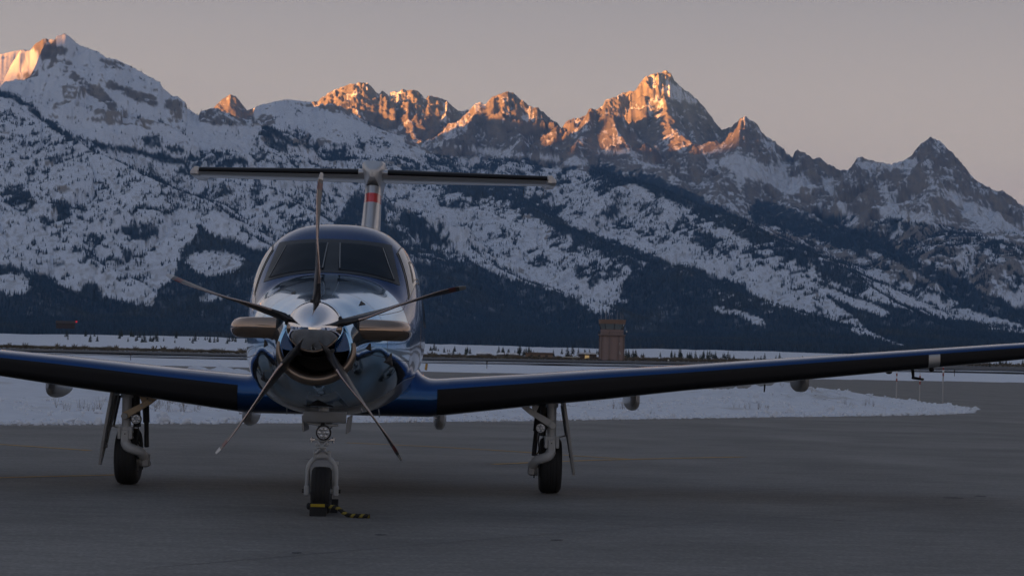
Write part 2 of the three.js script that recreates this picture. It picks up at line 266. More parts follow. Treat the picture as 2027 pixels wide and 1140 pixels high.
area(woods, [[-40, 526], [17, 526], [56, 537], [95, 549], [124, 571], [150, 582], [168, 560], [191, 560], [199, 588], [241, 596], [303, 610], [314, 568], [345, 550], [355, 500], [385, 470], [393, 442], [416, 464], [505, 492], [560, 490], [640, 480], [700, 380], [760, 397], [834, 425], [880, 475], [947, 526], [1003, 552], [1040, 562], [1096, 577], [1152, 599], [1190, 622], [1222, 600], [1236, 556], [1265, 515], [1354, 540], [1433, 575], [1506, 595], [1600, 620], [1700, 655], [1740, 668], [1640, 590], [1600, 548], [1700, 585], [1800, 615], [1900, 636], [2070, 676], [2070, 740], [-40, 740]], 1);
spot(woods, 22, 560, 38, 24, .06); spot(woods, 424, 521, 60, 27, .08); spot(woods, 430, 590, 44, 9, .35); spot(woods, 470, 600, 26, 8, .2);
area(woods, [[756, 400], [834, 425], [880, 475], [930, 520], [800, 520], [760, 460]], .74);
stroke(woods, [[830, 395], [900, 440], [980, 490], [1060, 530], [1130, 560], [1195, 605]], 34, .13);
stroke(woods, [[900, 400], [960, 430], [1040, 465], [1110, 500], [1180, 540]], 34, .17);
stroke(woods, [[1050, 545], [1120, 570], [1190, 605]], 20, .06);
for (const s of [[905, 405, 40, 10, .7], [1000, 470, 40, 12, .5], [1130, 480, 50, 22, .6], [1180, 540, 46, 26, .7], [1070, 520, 30, 10, .6]]) spot(woods, ...s);
stroke(woods, [[900, 362], [980, 370], [1040, 397], [1096, 425], [1152, 459], [1208, 487], [1265, 513], [1354, 540], [1433, 572], [1506, 597], [1591, 622]], 40, .97);
stroke(woods, [[1120, 430], [1200, 460], [1300, 495], [1400, 525], [1500, 560], [1590, 600]], 22, .16);
stroke(woods, [[1180, 341], [1265, 352], [1354, 391], [1433, 431], [1489, 464], [1560, 495], [1640, 533], [1700, 565]], 30, .95);
stroke(woods, [[1190, 375], [1290, 420], [1400, 480], [1500, 515]], 26, .62);
stroke(woods, [[1507, 419], [1619, 447], [1692, 476], [1760, 504], [1821, 537], [1900, 577], [1973, 616], [2070, 650]], 44, .97);
stroke(woods, [[1760, 442], [1900, 468], [2070, 512]], 22, .65);
stroke(woods, [[1450, 500], [1507, 537], [1600, 560], [1690, 598], [1754, 622]], 13, .08);
stroke(woods, [[1490, 570], [1540, 592], [1600, 612]], 20, .06);
stroke(woods, [[1720, 498], [1780, 530], [1866, 575]], 12, .2);
stroke(woods, [[1866, 606], [1950, 632], [2070, 664]], 15, .18);
stroke(woods, [[1690, 655], [1735, 668], [1790, 688]], 9, .1);
stroke(woods, [[1420, 612], [1470, 622], [1512, 642]], 9, .25);
stroke(woods, [[1190, 600], [1240, 596]], 9, .3);
area(woods, [[-40, 612], [320, 620], [560, 560], [820, 540], [1003, 580], [1190, 640], [1700, 690], [2070, 700], [2070, 740], [-40, 740]], 1);
// bare rock
area(rock, [[629, 195], [629, 225], [760, 290], [900, 310], [1000, 318], [1180, 345], [1300, 365], [1440, 420], [1560, 470], [1700, 480], [2070, 520], [2070, 350], [1850, 250], [1476, 210], [1320, 120], [1000, 170], [700, 150]], .5);
area(rock, [[60, 60], [60, 115], [112, 125], [110, 60]], .75);
area(rock, [[395, 180], [395, 245], [500, 250], [495, 180]], .6);
area(rock, [[1180, 335], [1560, 480], [1800, 560], [1950, 600], [2070, 540], [2070, 480], [1560, 400], [1440, 350]], .55);
area(rock, [[60, 115], [130, 66], [260, 130], [370, 205], [360, 250], [250, 262], [140, 240], [40, 170]], .2, true);
for (const s of [[[145, 152], [195, 183], [222, 213]], [[222, 170], [265, 185], [303, 200]]]) stroke(rock, s, 18, .98);
stroke(rock, [[205, 118], [258, 135]], 10, .7); spot(rock, 338, 206, 22, 13, .75); spot(rock, 120, 100, 16, 8, .6); spot(rock, 62, 146, 12, 18, .55); spot(rock, 128, 135, 16, 22, .5); stroke(rock, [[-40, 112], [0, 118], [56, 120]], 40, -.5);
for (const s of [[520, 238, 30, 12, .7], [590, 212, 26, 6, .6], [620, 280, 40, 16, .6], [540, 270, 30, 14, .65]]) spot(rock, ...s);
stroke(rock, [[1290, 158], [1330, 178], [1370, 195]], 26, .02); stroke(rock, [[560, 220], [640, 232], [720, 262], [790, 276]], 26, 0); stroke(rock, [[700, 285], [760, 296]], 14, .05);
stroke(rock, [[1440, 318], [1500, 338], [1560, 365], [1600, 372]], 26, 0); stroke(rock, [[1755, 418], [1800, 430], [1830, 432]], 20, .05); stroke(rock, [[1715, 328], [1790, 328], [1812, 318]], 10, .05); stroke(rock, [[1640, 360], [1665, 420], [1690, 440]], 18, .15); stroke(rock, [[1880, 380], [1930, 420], [2030, 460]], 20, .2);
stroke(rock, [[1300, 330], [1240, 300], [1200, 300]], 8, .1); stroke(rock, [[880, 285], [960, 300], [1060, 310], [1160, 320]], 12, .1);
function look(map, px, py) {
  const x = Math.min(MW - 2.01, Math.max(0, (px + 40) / 4)), y = Math.min(MH - 2.01, Math.max(0, (py + 10) / 4)), i = x | 0, j = y | 0, u = x - i, v = y - j, k = j * MW + i;
  return mix(mix(map[k], map[k + 1], u), mix(map[k + MW], map[k + MW + 1], u), v);
}
const ROCK = [[.195, .178, .168], [.105, .099, .099], [.30, .262, .222]], SNOW = [.70, .73, .79], FLOOR = [.026, .040, .055];
const woodsEdge = (x) => Math.max(3650, 3980 + 460 * noise(x / 520, 7.7) + 170 * noise(x / 120, 1.7) + 90 * noise(x / 34, 4.1));
function woodsAt(px, py, x, z) { const d = look(woods, px, py); return d > .985 ? d : d + (1 - Math.abs(2 * d - 1) * .4) * (.55 * fbm(x / 150, z / 230, 2, .6) + .45 * noise((x * .8 + z * .6) / 62, (z * .8 - x * .6) / 380 + 4) + .85 * (.45 + 1.3 * smooth(-.35, .45, noise(x / 420 + 2, z / 560))) * fbm(x / 46 + 5, z / 62, 3, .7)); }
{
  const pos = new Float32Array(NA * NR * 3), idx = new Uint32Array((NA - 1) * (NR - 1) * 6);
  for (let i = 0; i < NA; i++) for (let j = 0; j < NR; j++) { const k = (i * NR + j) * 3; pos[k] = RD[j] * Math.sin(AZ[i]); pos[k + 1] = HT[i * NR + j]; pos[k + 2] = -RD[j] * Math.cos(AZ[i]); }
  let q = 0; for (let i = 0; i + 1 < NA; i++) for (let j = 0; j + 1 < NR; j++) { const a = i * NR + j, b = a + NR; idx[q++] = a; idx[q++] = b; idx[q++] = a + 1; idx[q++] = b; idx[q++] = b + 1; idx[q++] = a + 1; }
  const g = new THREE.BufferGeometry(); g.setAttribute('position', new THREE.BufferAttribute(pos, 3)); g.setIndex(new THREE.BufferAttribute(idx, 1)); g.computeVertexNormals();
  const n = g.attributes.normal.array, col = new Float32Array(NA * NR * 3);
  for (let k = 0; k < NA * NR; k++) {
    const x = pos[k * 3], y = pos[k * 3 + 1], z = pos[k * 3 + 2], ny = n[k * 3 + 1], [px, py] = chart(x, y, z);
    const strata = fbm((x + z * .3) / 420 + y / 90, y / 26 + x / 300, 3, .6);
    const wob = 9 * noise(x / 140, z / 140 + y / 90), rk = look(rock, px + wob, py + 6 * noise(x / 90 + 8, y / 60)), f = fbm(x / 95, z / 95 + y / 60, 4, .6), fine = noise(x / 19, y / 13 + z / 19);
    const tall = smooth(11500, 12800, Math.hypot(x, z)), bare = rk * 1.3 + (.78 - ny) * (.2 + rk * 1.9) + f * .8 + strata * mix(.55, .12, tall) + (GU[k] - .52) * mix(.5, 2.1, tall) + fine * mix(.4, .8, tall) + noise(x / 42, y / 36 + z / 50) * .5 * tall + tall * .02 - .66;
    const r = smooth(-.06, .10, bare), w = woodsAt(px, py, x, z);
    const t = f * .9 + .5 + .4 * strata, R = [0, 1, 2].map((c) => t > .5 ? mix(ROCK[0][c], ROCK[2][c], Math.min(1, (t - .5) * 1.6)) : mix(ROCK[0][c], ROCK[1][c], Math.min(1, (.5 - t) * 1.6)));
    const shrub = Math.min(1, smooth(.30, .62, fbm(x / 60 + 9, z / 60, 3) + .36) * .3 * smooth(470, 560, py) * (1 - smooth(560, 700, px)) + .5 * smooth(.02, .5, fbm(x / 26 + 31, z / 30, 3, .7)) * smooth(235, 330, py));
    const rh = Math.hypot(x, z), wd = smooth(.52, .72, w) * (1 - .22 * smooth(.2, .55, fbm(x / 70 + 3, z / 110, 3, .7))) * (rh > 4900 ? 1 : smooth(woodsEdge(x), woodsEdge(x) + 90, rh));
    for (let c = 0; c < 3; c++) { let s = SNOW[c] * (1 + .1 * f); s = mix(s, [.26, .235, .20][c], shrub); s = mix(s, R[c], r); col[k * 3 + c] = mix(s, FLOOR[c], wd); }
  }
  g.setAttribute('color', new THREE.BufferAttribute(col, 3));
  structure(put('mountains', g, new THREE.MeshStandardMaterial({ vertexColors: true, roughness: .95 })), 'snowy mountain range with jagged sunlit peaks and wooded lower slopes');
}
function terrainAt(az, r) { // height by interpolation
  let lo = 0, hi = NA - 1; while (hi - lo > 1) { const m = (lo + hi) >> 1; if (AZ[m] > az) hi = m; else lo = m; }
  let a = 0, b = NR - 1; while (b - a > 1) { const m = (a + b) >> 1; if (RD[m] > r) b = m; else a = m; }
  const u = (az - AZ[lo]) / (AZ[hi] - AZ[lo]), v = (r - RD[a]) / (RD[b] - RD[a]);
  return mix(mix(HT[lo * NR + a], HT[lo * NR + b], v), mix(HT[hi * NR + a], HT[hi * NR + b], v), u);
}
// conifers of the far woods: too many to count, one mass
{
  const parts = []; for (const [y, r, h] of [[.06, .5, .42], [.3, .38, .38], [.55, .24, .45]]) { const c = new THREE.ConeGeometry(r, h, 5, 1, true); c.translate(0, y + h / 2, 0); parts.push(c); }
  const tree = merge(parts), list = [], tint = [], m = new THREE.Matrix4(), q = new THREE.Quaternion(), up = V(0, 1, 0), c = new THREE.Color();
  const R0 = 3640, R1 = 10400, A = 15.6 * Math.PI / 180, N = 215000;
  for (let k = 0; k < N; k++) {
    const r = Math.sqrt(mix(R0 * R0, R1 * R1, rnd())), az = mix(-A, A, rnd()), x = r * Math.sin(az), z = -r * Math.cos(az), y = terrainAt(az, r), [px, py] = chart(x, y, z);
    const w = woodsAt(px, py, x, z), edge = woodsEdge(x), keep = smooth(edge, edge + 90, r);
    if (rnd() > keep * (w > .66 ? .84 : w > .5 ? .78 : w > .36 ? .34 : w > .2 ? .12 : .018)) continue;
    const h = rr(10, 19) * (w > .5 ? 1 : .8), d = rr(.34, .46) * h;
    m.compose(V(x, y - .4, z), q.setFromAxisAngle(up, rnd() * 6.28), V(d, h, d)); list.push(m.clone()); tint.push(noise(x / 260, z / 420) + .5 * noise(x / 90, z / 130));
  }
  const im = new THREE.InstancedMesh(tree, std([1, 1, 1], .95), list.length); im.name = 'forest';
  list.forEach((e, i) => { im.setMatrixAt(i, e); const b = rr(.55, 1.45), v = smooth(-.1, .55, tint[i]); im.setColorAt(i, c.setRGB(mix(.026, .05, v) * b, mix(.047, .058, v) * b, mix(.072, .055, v) * b)); });
  im.castShadow = im.receiveShadow = true; scene.add(im);
  tag(im, 'dark conifer forest covering the foot and lower slopes of the mountains', 'forest', null, 'stuff');
  console.log('forest', list.length);
}
// the range beyond the airfield to the east, which holds the valley in shadow
{
  const pos = [], idx = [], col = [], nu = 240, nv = 24, side = V(Math.cos(SUN_AZ), 0, Math.sin(SUN_AZ)), out = V(-Math.sin(SUN_AZ), 0, Math.cos(SUN_AZ));
  for (let i = 0; i <= nu; i++) for (let j = 0; j <= nv; j++) {
    const u = -17000 + i / nu * 24000, v = j < 16 ? 9500 + j / 16 * 4500 : 14000 + (j - 16) / 8 * 1800, t = v < 14000 ? (v - 14000) / 4500 : (v - 14000) / 1800, ridgeH = 1865 + 90 * fbm(u / 2600, 3.3, 4) - smooth(2500, 7000, u) * 500 + 95 * Math.exp(-(((u + 7300) / 1100) ** 2)) - 75 * Math.exp(-(((u + 10000) / 420) ** 2));
    const h = -20 + ridgeH * Math.max(0, 1 - Math.abs(t)) ** .9 * (1 - .22 * Math.abs(t) * (ridged(u / 1500, t * 1.1, 3) + 1));
    pos.push(out.x * v + side.x * u, h, out.z * v + side.z * u); const s = smooth(.1, .5, h / 1900 + .3 * noise(u / 500, v / 500)); col.push(mix(.05, .6, s), mix(.06, .61, s), mix(.055, .64, s));
  }
  for (let i = 0; i < nu; i++) for (let j = 0; j < nv; j++) { const a = i * (nv + 1) + j, b = a + nv + 1; idx.push(a, a + 1, b, b, a + 1, b + 1); }
  structure(put('hills', geoFrom(pos, idx, { color: col }), new THREE.MeshStandardMaterial({ vertexColors: true, roughness: .95 })), 'snowy range on the sunrise side of the valley');
}
// ------------------------------------------------------------------ ground
{ // one snow sheet to the horizon
  const rad = [0]; for (let r = 8; r < 3600; r *= 1.045) rad.push(r); rad.push(3650, 6000, 12000, 18500);
  const n = 420, pos = [], idx = [];
  const drop = (x, z) => { // the taxiway and apron lie a little below the snow
    const far = farEdge(x); return -z < far && z < 150 ? 1 : 0;
  };
  function farEdge(x) { return table([[-2000, 120], [-400, 215], [-60, 262], [-36, 264], [-7.5, 266], [48, 317], [101, 385], [200, 480], [800, 900]], x); }
  rad.forEach((r, j) => { for (let i = 0; i < n; i++) {
    const a = i / n * 2 * Math.PI, x = r * Math.sin(a), z = -r * Math.cos(a), hh = r > 3600 ? 33 - (r - 3600) * .02 : groundHeight(r);
    const low = drop(x, z) && r < 900;
    let y = z < 0 ? hh : Math.min(hh, 2);
    if (low) y = -.25; else { y += .25 * Math.min(1, r / 400) * fbm(x / 40, z / 40, 2) + (z < 0 ? hummock(x, z, r) : 0) + (r > 900 ? .5 * fbm(x / 160, z / 160, 2) : 0); if (r < 420) y = Math.max(y, .12); }
    pos.push(x, y, z);
  } });
  for (let j = 0; j + 1 < rad.length; j++) for (let i = 0; i < n; i++) { const a = j * n + i, b = j * n + (i + 1) % n; idx.push(a, b, a + n, b, b + n, a + n); }
  structure(put('ground', geoFrom(pos, idx), std([.66, .69, .74], .95)), 'snow covered valley floor');

  // paved apron and taxiway
  const T = 512, big = tex(T, T, (x, y) => {
    const u = x / T, v = y / T;
    const blot = tnoise(u * 6, v * 6, 6, 6) * .9 + tnoise(u * 14, v * 14, 14, 14) * .55 + tnoise(u * 3 + 5, v * 3, 3, 3) * .5;
    const streak = tnoise(u * 24, v * 150, 24, 150) * .75 + tnoise(u * 60, v * 256, 60, 256) * .7 + tnoise(u * 12 + 2, v * 70, 12, 70) * .5;
    const grain = (P[(P[x & 255] + (y & 255) * 3) & 255] / 255 - .5) * .5;
    const k = 128 + 24 * blot + 14 * streak + 64 * grain; return [k * 1.0, k * .99, k * .965].map((e) => Math.max(0, Math.min(255, e)));
  }, true, [1 / 9, 1 / 9]);
  const bump = tex(256, 256, (x, y) => { const k = 128 + 60 * tnoise(x / 256 * 90, y / 256 * 128, 90, 128) + 60 * (P[(P[x & 255] + y * 7) & 255] / 255 - .5); return [k, k, k]; }, false, [1 / 2.1, 1 / 2.1]);
  const pave = new THREE.MeshStandardMaterial({ map: big, bumpMap: bump, bumpScale: .004, roughness: .78, color: lin(.68, .67, .655) });
  const ap = [], ai = [], au = []; const xs = [-400, -60, -36, -7.5, 48, 101, 200, 800]; const zs = [60, 0, -10, -20, -40, -80, -140, -200];
  for (const x of xs) { for (const z of zs) { ap.push(x, 0, z); au.push(x, -z); } const f = farEdge(x) + 4; ap.push(x, 0, -f); au.push(x, f); }
  const m = zs.length + 1; for (let i = 0; i + 1 < xs.length; i++) for (let j = 0; j + 1 < m; j++) { const a = i * m + j, b = a + m; ai.push(a, b, a + 1, b, b + 1, a + 1); }
  structure(put('apron', geoFrom(ap, ai, { uv: au }), pave), 'dark grey concrete apron under the aircraft');

  // runway and its snow strip, far across the field
  function strip(name, mat, r0, r1, lift, label, a0 = -26, a1 = 26, grow = 1.9) {
    const p = [], ix = []; for (let i = 0; i <= 90; i++) { const a = (a0 + (a1 - a0) * i / 90) * Math.PI / 180, k = Math.max(1, 1 + (grow - 1) * (i / 90 - .35)); for (const r of [r0, (r0 * 2 + r1) / 3, (r0 + 2 * r1) / 3, r1]) { const R = r * k; p.push(R * Math.sin(a), groundHeight(R) + lift, -R * Math.cos(a)); } }
    for (let i = 0; i < 90; i++) for (let j = 0; j < 3; j++) { const a = i * 4 + j, b = a + 4; ix.push(a, b, a + 1, b, b + 1, a + 1); }
    return structure(put(name, geoFrom(p, ix), mat), label);
  }
  const asphalt = std([.062, .062, .064], .9);
  strip('runway', asphalt, 418, 452, .30, 'near dark strip of the runway across the field');
  strip('runway', asphalt, 515, 640, .34, 'far dark strip of the runway beyond the snow strip');
  const straw = std([.135, .11, .075], .95);
  strip('grass_verge', straw, 640, 705, .42, 'strip of bare straw coloured grass behind the runway');
}
// ---- snow island between the apron and the taxiway
const ISLAND = [[-90, 14], [-60, 16], [-30, 24], [-14, 33.5], [-9.6, 36.8], [-5.4, 41.2], [-.1, 46.8], [7.2, 56.4], [13.9, 64.7], [16.4, 70.0], [18.6, 78], [18.6, 85], [18.9, 93.5], [17.6, 114], [12.8, 123], [-4.3, 152], [-23.6, 172.6], [-45, 185], [-90, 200]];
function snowHeight(x, z) {
  const y = -z; let d = 1e9;
  for (let i = 0, j = ISLAND.length - 1; i < ISLAND.length; j = i++) { const [a, b] = [ISLAND[j], ISLAND[i]], dx = b[0] - a[0], dy = b[1] - a[1], t = Math.min(1, Math.max(0, ((x - a[0]) * dx + (y - a[1]) * dy) / (dx * dx + dy * dy))); d = Math.min(d, Math.hypot(x - a[0] - dx * t, y - a[1] - dy * t)); }
  if (!inPoly(ISLAND, x, y)) d = -d;
  d += .5 * fbm(x / 1.6, y / 1.6, 3) + .5 * noise(x / 6, y / 6);
  let far = 1 - .75 * smooth(75, 150, y), h = d < 0 ? Math.max(-.08, d * .3) : (.15 * smooth(0, 2.4, d) + .07 * smooth(2, 9, d)) * far;
  if (d > 0) h += far * Math.min(1, d / .8) * (.06 * fbm(x / 1.1, y / 1.4, 4) + (.10 * fbm(x / 5.5, y / 7, 3))) + far * Math.min(1, d / 2) * .07 * Math.max(0, ridged(x / 2.3 + 4, y / 2.3, 3) - .45);
  for (const [mx, my, r, H] of [[10.6, 76, 3.6, .5], [13.5, 82, 3, .35], [-27, 168, 1.3, .55], [-24.9, 169, 1.2, .6], [-23.4, 168, 1.1, .3], [-20.5, 166, 1.3, .4]]) { const q = Math.hypot(x - mx, (y - my) * .7) / r; if (q < 1.6) h += H * Math.exp(-q * q * 2) * (1 + .9 * fbm(x / .7, y / .7, 3)); }
  return h;
}
{
  const pos = [], idx = [], col = [], X = [], Z = [];
  for (let x = -34; x <= 21.5; x += .24) X.push(x); for (let y = 22; y < 78; y += .26) Z.push(y); for (let y = 78; y < 190; y += .75) Z.push(y);
  X.unshift(-90, -75, -62, -52, -45, -40, -37);
  for (const x of X) for (const y of Z) {
    const h = snowHeight(x, -y); pos.push(x, h, -y);
    const dirt = smooth(.28, .55, fbm(x / 2.2 + 30, y / 3.4, 4) - .1 + .5 * Math.exp(-(((x - 11.5) / 3) ** 2) - (((y - 77) / 5) ** 2)));
    const k = .94 + .12 * fbm(x / .5, y / .5, 2); col.push(mix(.64 * k, .36, dirt * .5), mix(.67 * k, .34, dirt * .5), mix(.725 * k, .31, dirt * .5));
  }
  const n = Z.length; for (let i = 0; i + 1 < X.length; i++) for (let j = 0; j + 1 < n; j++) { const a = i * n + j, b = a + n; if (Math.max(pos[a * 3 + 1], pos[b * 3 + 1], pos[a * 3 + 4], pos[b * 3 + 4]) > -.06) idx.push(a, b, a + 1, b, b + 1, a + 1); }
  structure(put('snow_field', geoFrom(pos, idx, { color: col }), new THREE.MeshStandardMaterial({ vertexColors: true, roughness: .92 })), 'lumpy snow covered verge behind the aircraft');
  // clods of ploughed snow along its edge
  const clod = new THREE.IcosahedronGeometry(1, 1), q = clod.attributes.position; for (let i = 0; i < q.count; i++) { const k = 1 + .35 * noise(q.getX(i) * 2 + 3, q.getY(i) * 2 + q.getZ(i)); q.setXYZ(i, q.getX(i) * k, q.getY(i) * k * .75, q.getZ(i) * k); } clod.computeVertexNormals();
  const list = [], M = new THREE.Matrix4(), Q = new THREE.Quaternion();
  for (let k = 0; k < 5200; k++) {
    const i = 3 + Math.floor(rnd() * 11), a = ISLAND[i], b = ISLAND[i + 1], t = rnd(), off = rnd() < .5 ? rr(-.25, .9) : rr(0, 9); const dx = b[0] - a[0], dy = b[1] - a[1], l = Math.hypot(dx, dy), x = a[0] + dx * t - dy / l * off, y = a[1] + dy * t + dx / l * off;
    const h = Math.max(0, snowHeight(x, -y)), s = rr(.015, .05) * (rnd() < .06 ? 2.2 : 1); M.compose(V(x, h + s * .2, -y), Q.setFromEuler(new THREE.Euler(rnd() * 6, rnd() * 6, rnd() * 6)), V(s * rr(.8, 1.6), s, s * rr(.8, 1.6))); list.push(M.clone());
  }
  const im = new THREE.InstancedMesh(clod, std([.64, .67, .72], .95), list.length); list.forEach((e, i) => im.setMatrixAt(i, e)); im.name = 'snow_clods'; im.castShadow = im.receiveShadow = true; scene.add(im); tag(im, 'small clods of snow scattered along the ploughed edge of the apron', 'snow', null, 'stuff');
  // withered stalks standing in the snow
  const stalk = (() => { const g = []; for (let k = 0; k < 7; k++) { const a = rr(0, 6.28), l = rr(.5, 1), s = rr(.1, .45); g.push(rod([0, 0, 0], [Math.cos(a) * s * l, l, Math.sin(a) * s * l], .008, .003, 4)); } return merge(g); })();
  const st = [];
  const clumps = [[-8.3, 47], [-8.0, 49], [-6.1, 46], [-5.0, 44.5], [-6.9, 52], [-7.6, 44], [-4.6, 47], [-2.6, 50], [-9.5, 43], [-1.5, 50.5], [11.0, 75], [10, 79], [7.5, 60], [3.5, 55], [12.5, 70], [-3.5, 46.5], [-10.5, 55], [-12, 60], [-4, 62], [2, 70], [5, 85]];
  for (const [x, y] of clumps) for (let k = 0; k < 13; k++) { const a = x + rr(-.55, .55), b = y + rr(-.8, .8), s = rr(.12, .38); M.compose(V(a, snowHeight(a, -b) - .02, -b), Q.setFromAxisAngle(V(0, 1, 0), rnd() * 6.28), V(s, s, s)); st.push(M.clone()); }
  const is = new THREE.InstancedMesh(stalk, std([.16, .12, .085], .95), st.length); st.forEach((e, i) => is.setMatrixAt(i, e)); is.name = 'dry_grass'; is.castShadow = is.receiveShadow = true; scene.add(is); tag(is, 'withered brown grass stalks poking out of the snow verge', 'grass', null, 'stuff');
  // rough grass and low scrub on the far verge
  const tuft = []; const it = (() => { const g = []; for (let k = 0; k < 9; k++) { const a = rr(0, 6.28), s = rr(.2, .7); g.push(rod([0, 0, 0], [Math.cos(a) * s, rr(.6, 1), Math.sin(a) * s], .09, .03, 4)); } return merge(g); })();
  for (let k = 0; k < 9000; k++) { const a = rr(-16, 16) * Math.PI / 180, kk = Math.max(1, 1 + .9 * ((a * 180 / Math.PI + 26) / 52 - .35)), r = rr(636, 725) * kk, x = r * Math.sin(a), z = -r * Math.cos(a); if (noise(x / 26, z / 12) + noise(x / 7, z / 7) < -.25) continue; const s = rr(.35, 1.0) * (rnd() < .04 ? 2.0 : 1); M.compose(V(x, groundHeight(r) + .3, z), Q.setFromAxisAngle(V(0, 1, 0), rnd() * 6.28), V(s * 1.3, s, s * 1.3)); tuft.push(M.clone()); }
  const iv = new THREE.InstancedMesh(it, std([1, 1, 1], .95), tuft.length), c = new THREE.Color(); tuft.forEach((e, i) => { iv.setMatrixAt(i, e); const b = rr(.6, 1.3); iv.setColorAt(i, c.setRGB(.13 * b, .105 * b, .07 * b)); }); iv.name = 'scrub'; iv.castShadow = iv.receiveShadow = true; scene.add(iv); tag(iv, 'low straw coloured scrub along the far edge of the runway', 'scrub', null, 'stuff');
}
// ---- painted lines, joints and patches on the apron
{
  function ribbon(pts, w, y, jag = 0) {
    const cv = new THREE.CatmullRomCurve3(pts.map((p) => V(p[0], y, p[1]))), n = 60, pos = [], idx = [];
    for (let i = 0; i <= n; i++) { const t = i / n, p = cv.getPoint(t), d = cv.getTangent(t), k = w / 2 * (1 + jag * noise(i * .7, w * 90)), o = jag * w * noise(i * .4, 3.3); pos.push(p.x - d.z * (k + o), y, p.z + d.x * (k + o), p.x + d.z * (k - o), y, p.z - d.x * (k - o)); }
    for (let i = 0; i < n; i++) idx.push(i * 2, i * 2 + 1, i * 2 + 2, i * 2 + 1, i * 2 + 3, i * 2 + 2); return geoFrom(pos, idx);
  }
  const yt = tex(128, 128, (x, y) => { const k = tnoise(x / 8, y / 8, 16, 16) + tnoise(x / 3, y / 3, 43, 43) * .8; return k > .12 ? [96, 84, 66] : [176 + 30 * k, 118 + 30 * k, 42]; }, true, [1, 1]);
  const yellow = new THREE.MeshStandardMaterial({ color: lin(.42, .25, .06), roughness: .8 });
  const Lw = .13;
  for (const pts of [[[-2.7, -32.6], [-1.3, -31.9], [0, -30.9], [1.1, -29.8], [1.8, -29.2]], [[-.2, -26.8], [.9, -28.2], [2.3, -29.6], [3.7, -30.8]], [[-13, -32.5], [-7.6, -29.2], [-6, -28]], [[-9, -17.5], [-5.6, -21.5], [-4.5, -22.5]]])
    structure(put('marking', ribbon(pts, Lw, .004, .25), yellow), 'worn yellow taxi guide line');
  const tar = std([.06, .06, .062], .85);
  for (const [pts, w] of [[[[-14, -6], [-4.2, -16.1], [-1.9, -17.9], [6, -25.5]], .010], [[[-2.3, -12.8], [0, -15.6], [1.8, -17.6], [3.8, -19.7], [9, -25.8]], .009], [[[-6, -18], [-2.2, -21.4], [2, -25.4]], .008], [[[1.2, -17], [-.9, -19.6], [-4, -23.4]], .007], [[[5.2, -20], [3, -22.6], [-1, -27.4]], .008]])
    structure(put('joint', ribbon(pts, w, .003, .5), tar), 'sealed joint across the concrete');
  const patch = (x, z, w, d) => { const s = new THREE.Shape(); for (let i = 0; i < 18; i++) { const a = i / 18 * 6.283, k = 1 + .5 * noise(i * .9, x * 7); const px = Math.cos(a) * w * k, py = Math.sin(a) * d * k; i ? s.lineTo(px, py) : s.moveTo(px, py); } const g = new THREE.ShapeGeometry(s); g.rotateX(-Math.PI / 2); g.translate(x, .0025, z); return g; };
  const dark = std([.05, .05, .052], .8);
  for (const [x, z, w, d] of [[.4, -15.5, .05, .05], [5, -21.9, .12, .1], [5.4, -22.3, .07, .1], [-1, -15.6, .05, .06], [-1.5, -14, .04, .06], [3.1, -18.2, .05, .03], [-2.6, -27, .2, .16]]) structure(put('stain', patch(x, z, w, d), dark), 'dark stain on the concrete');
}
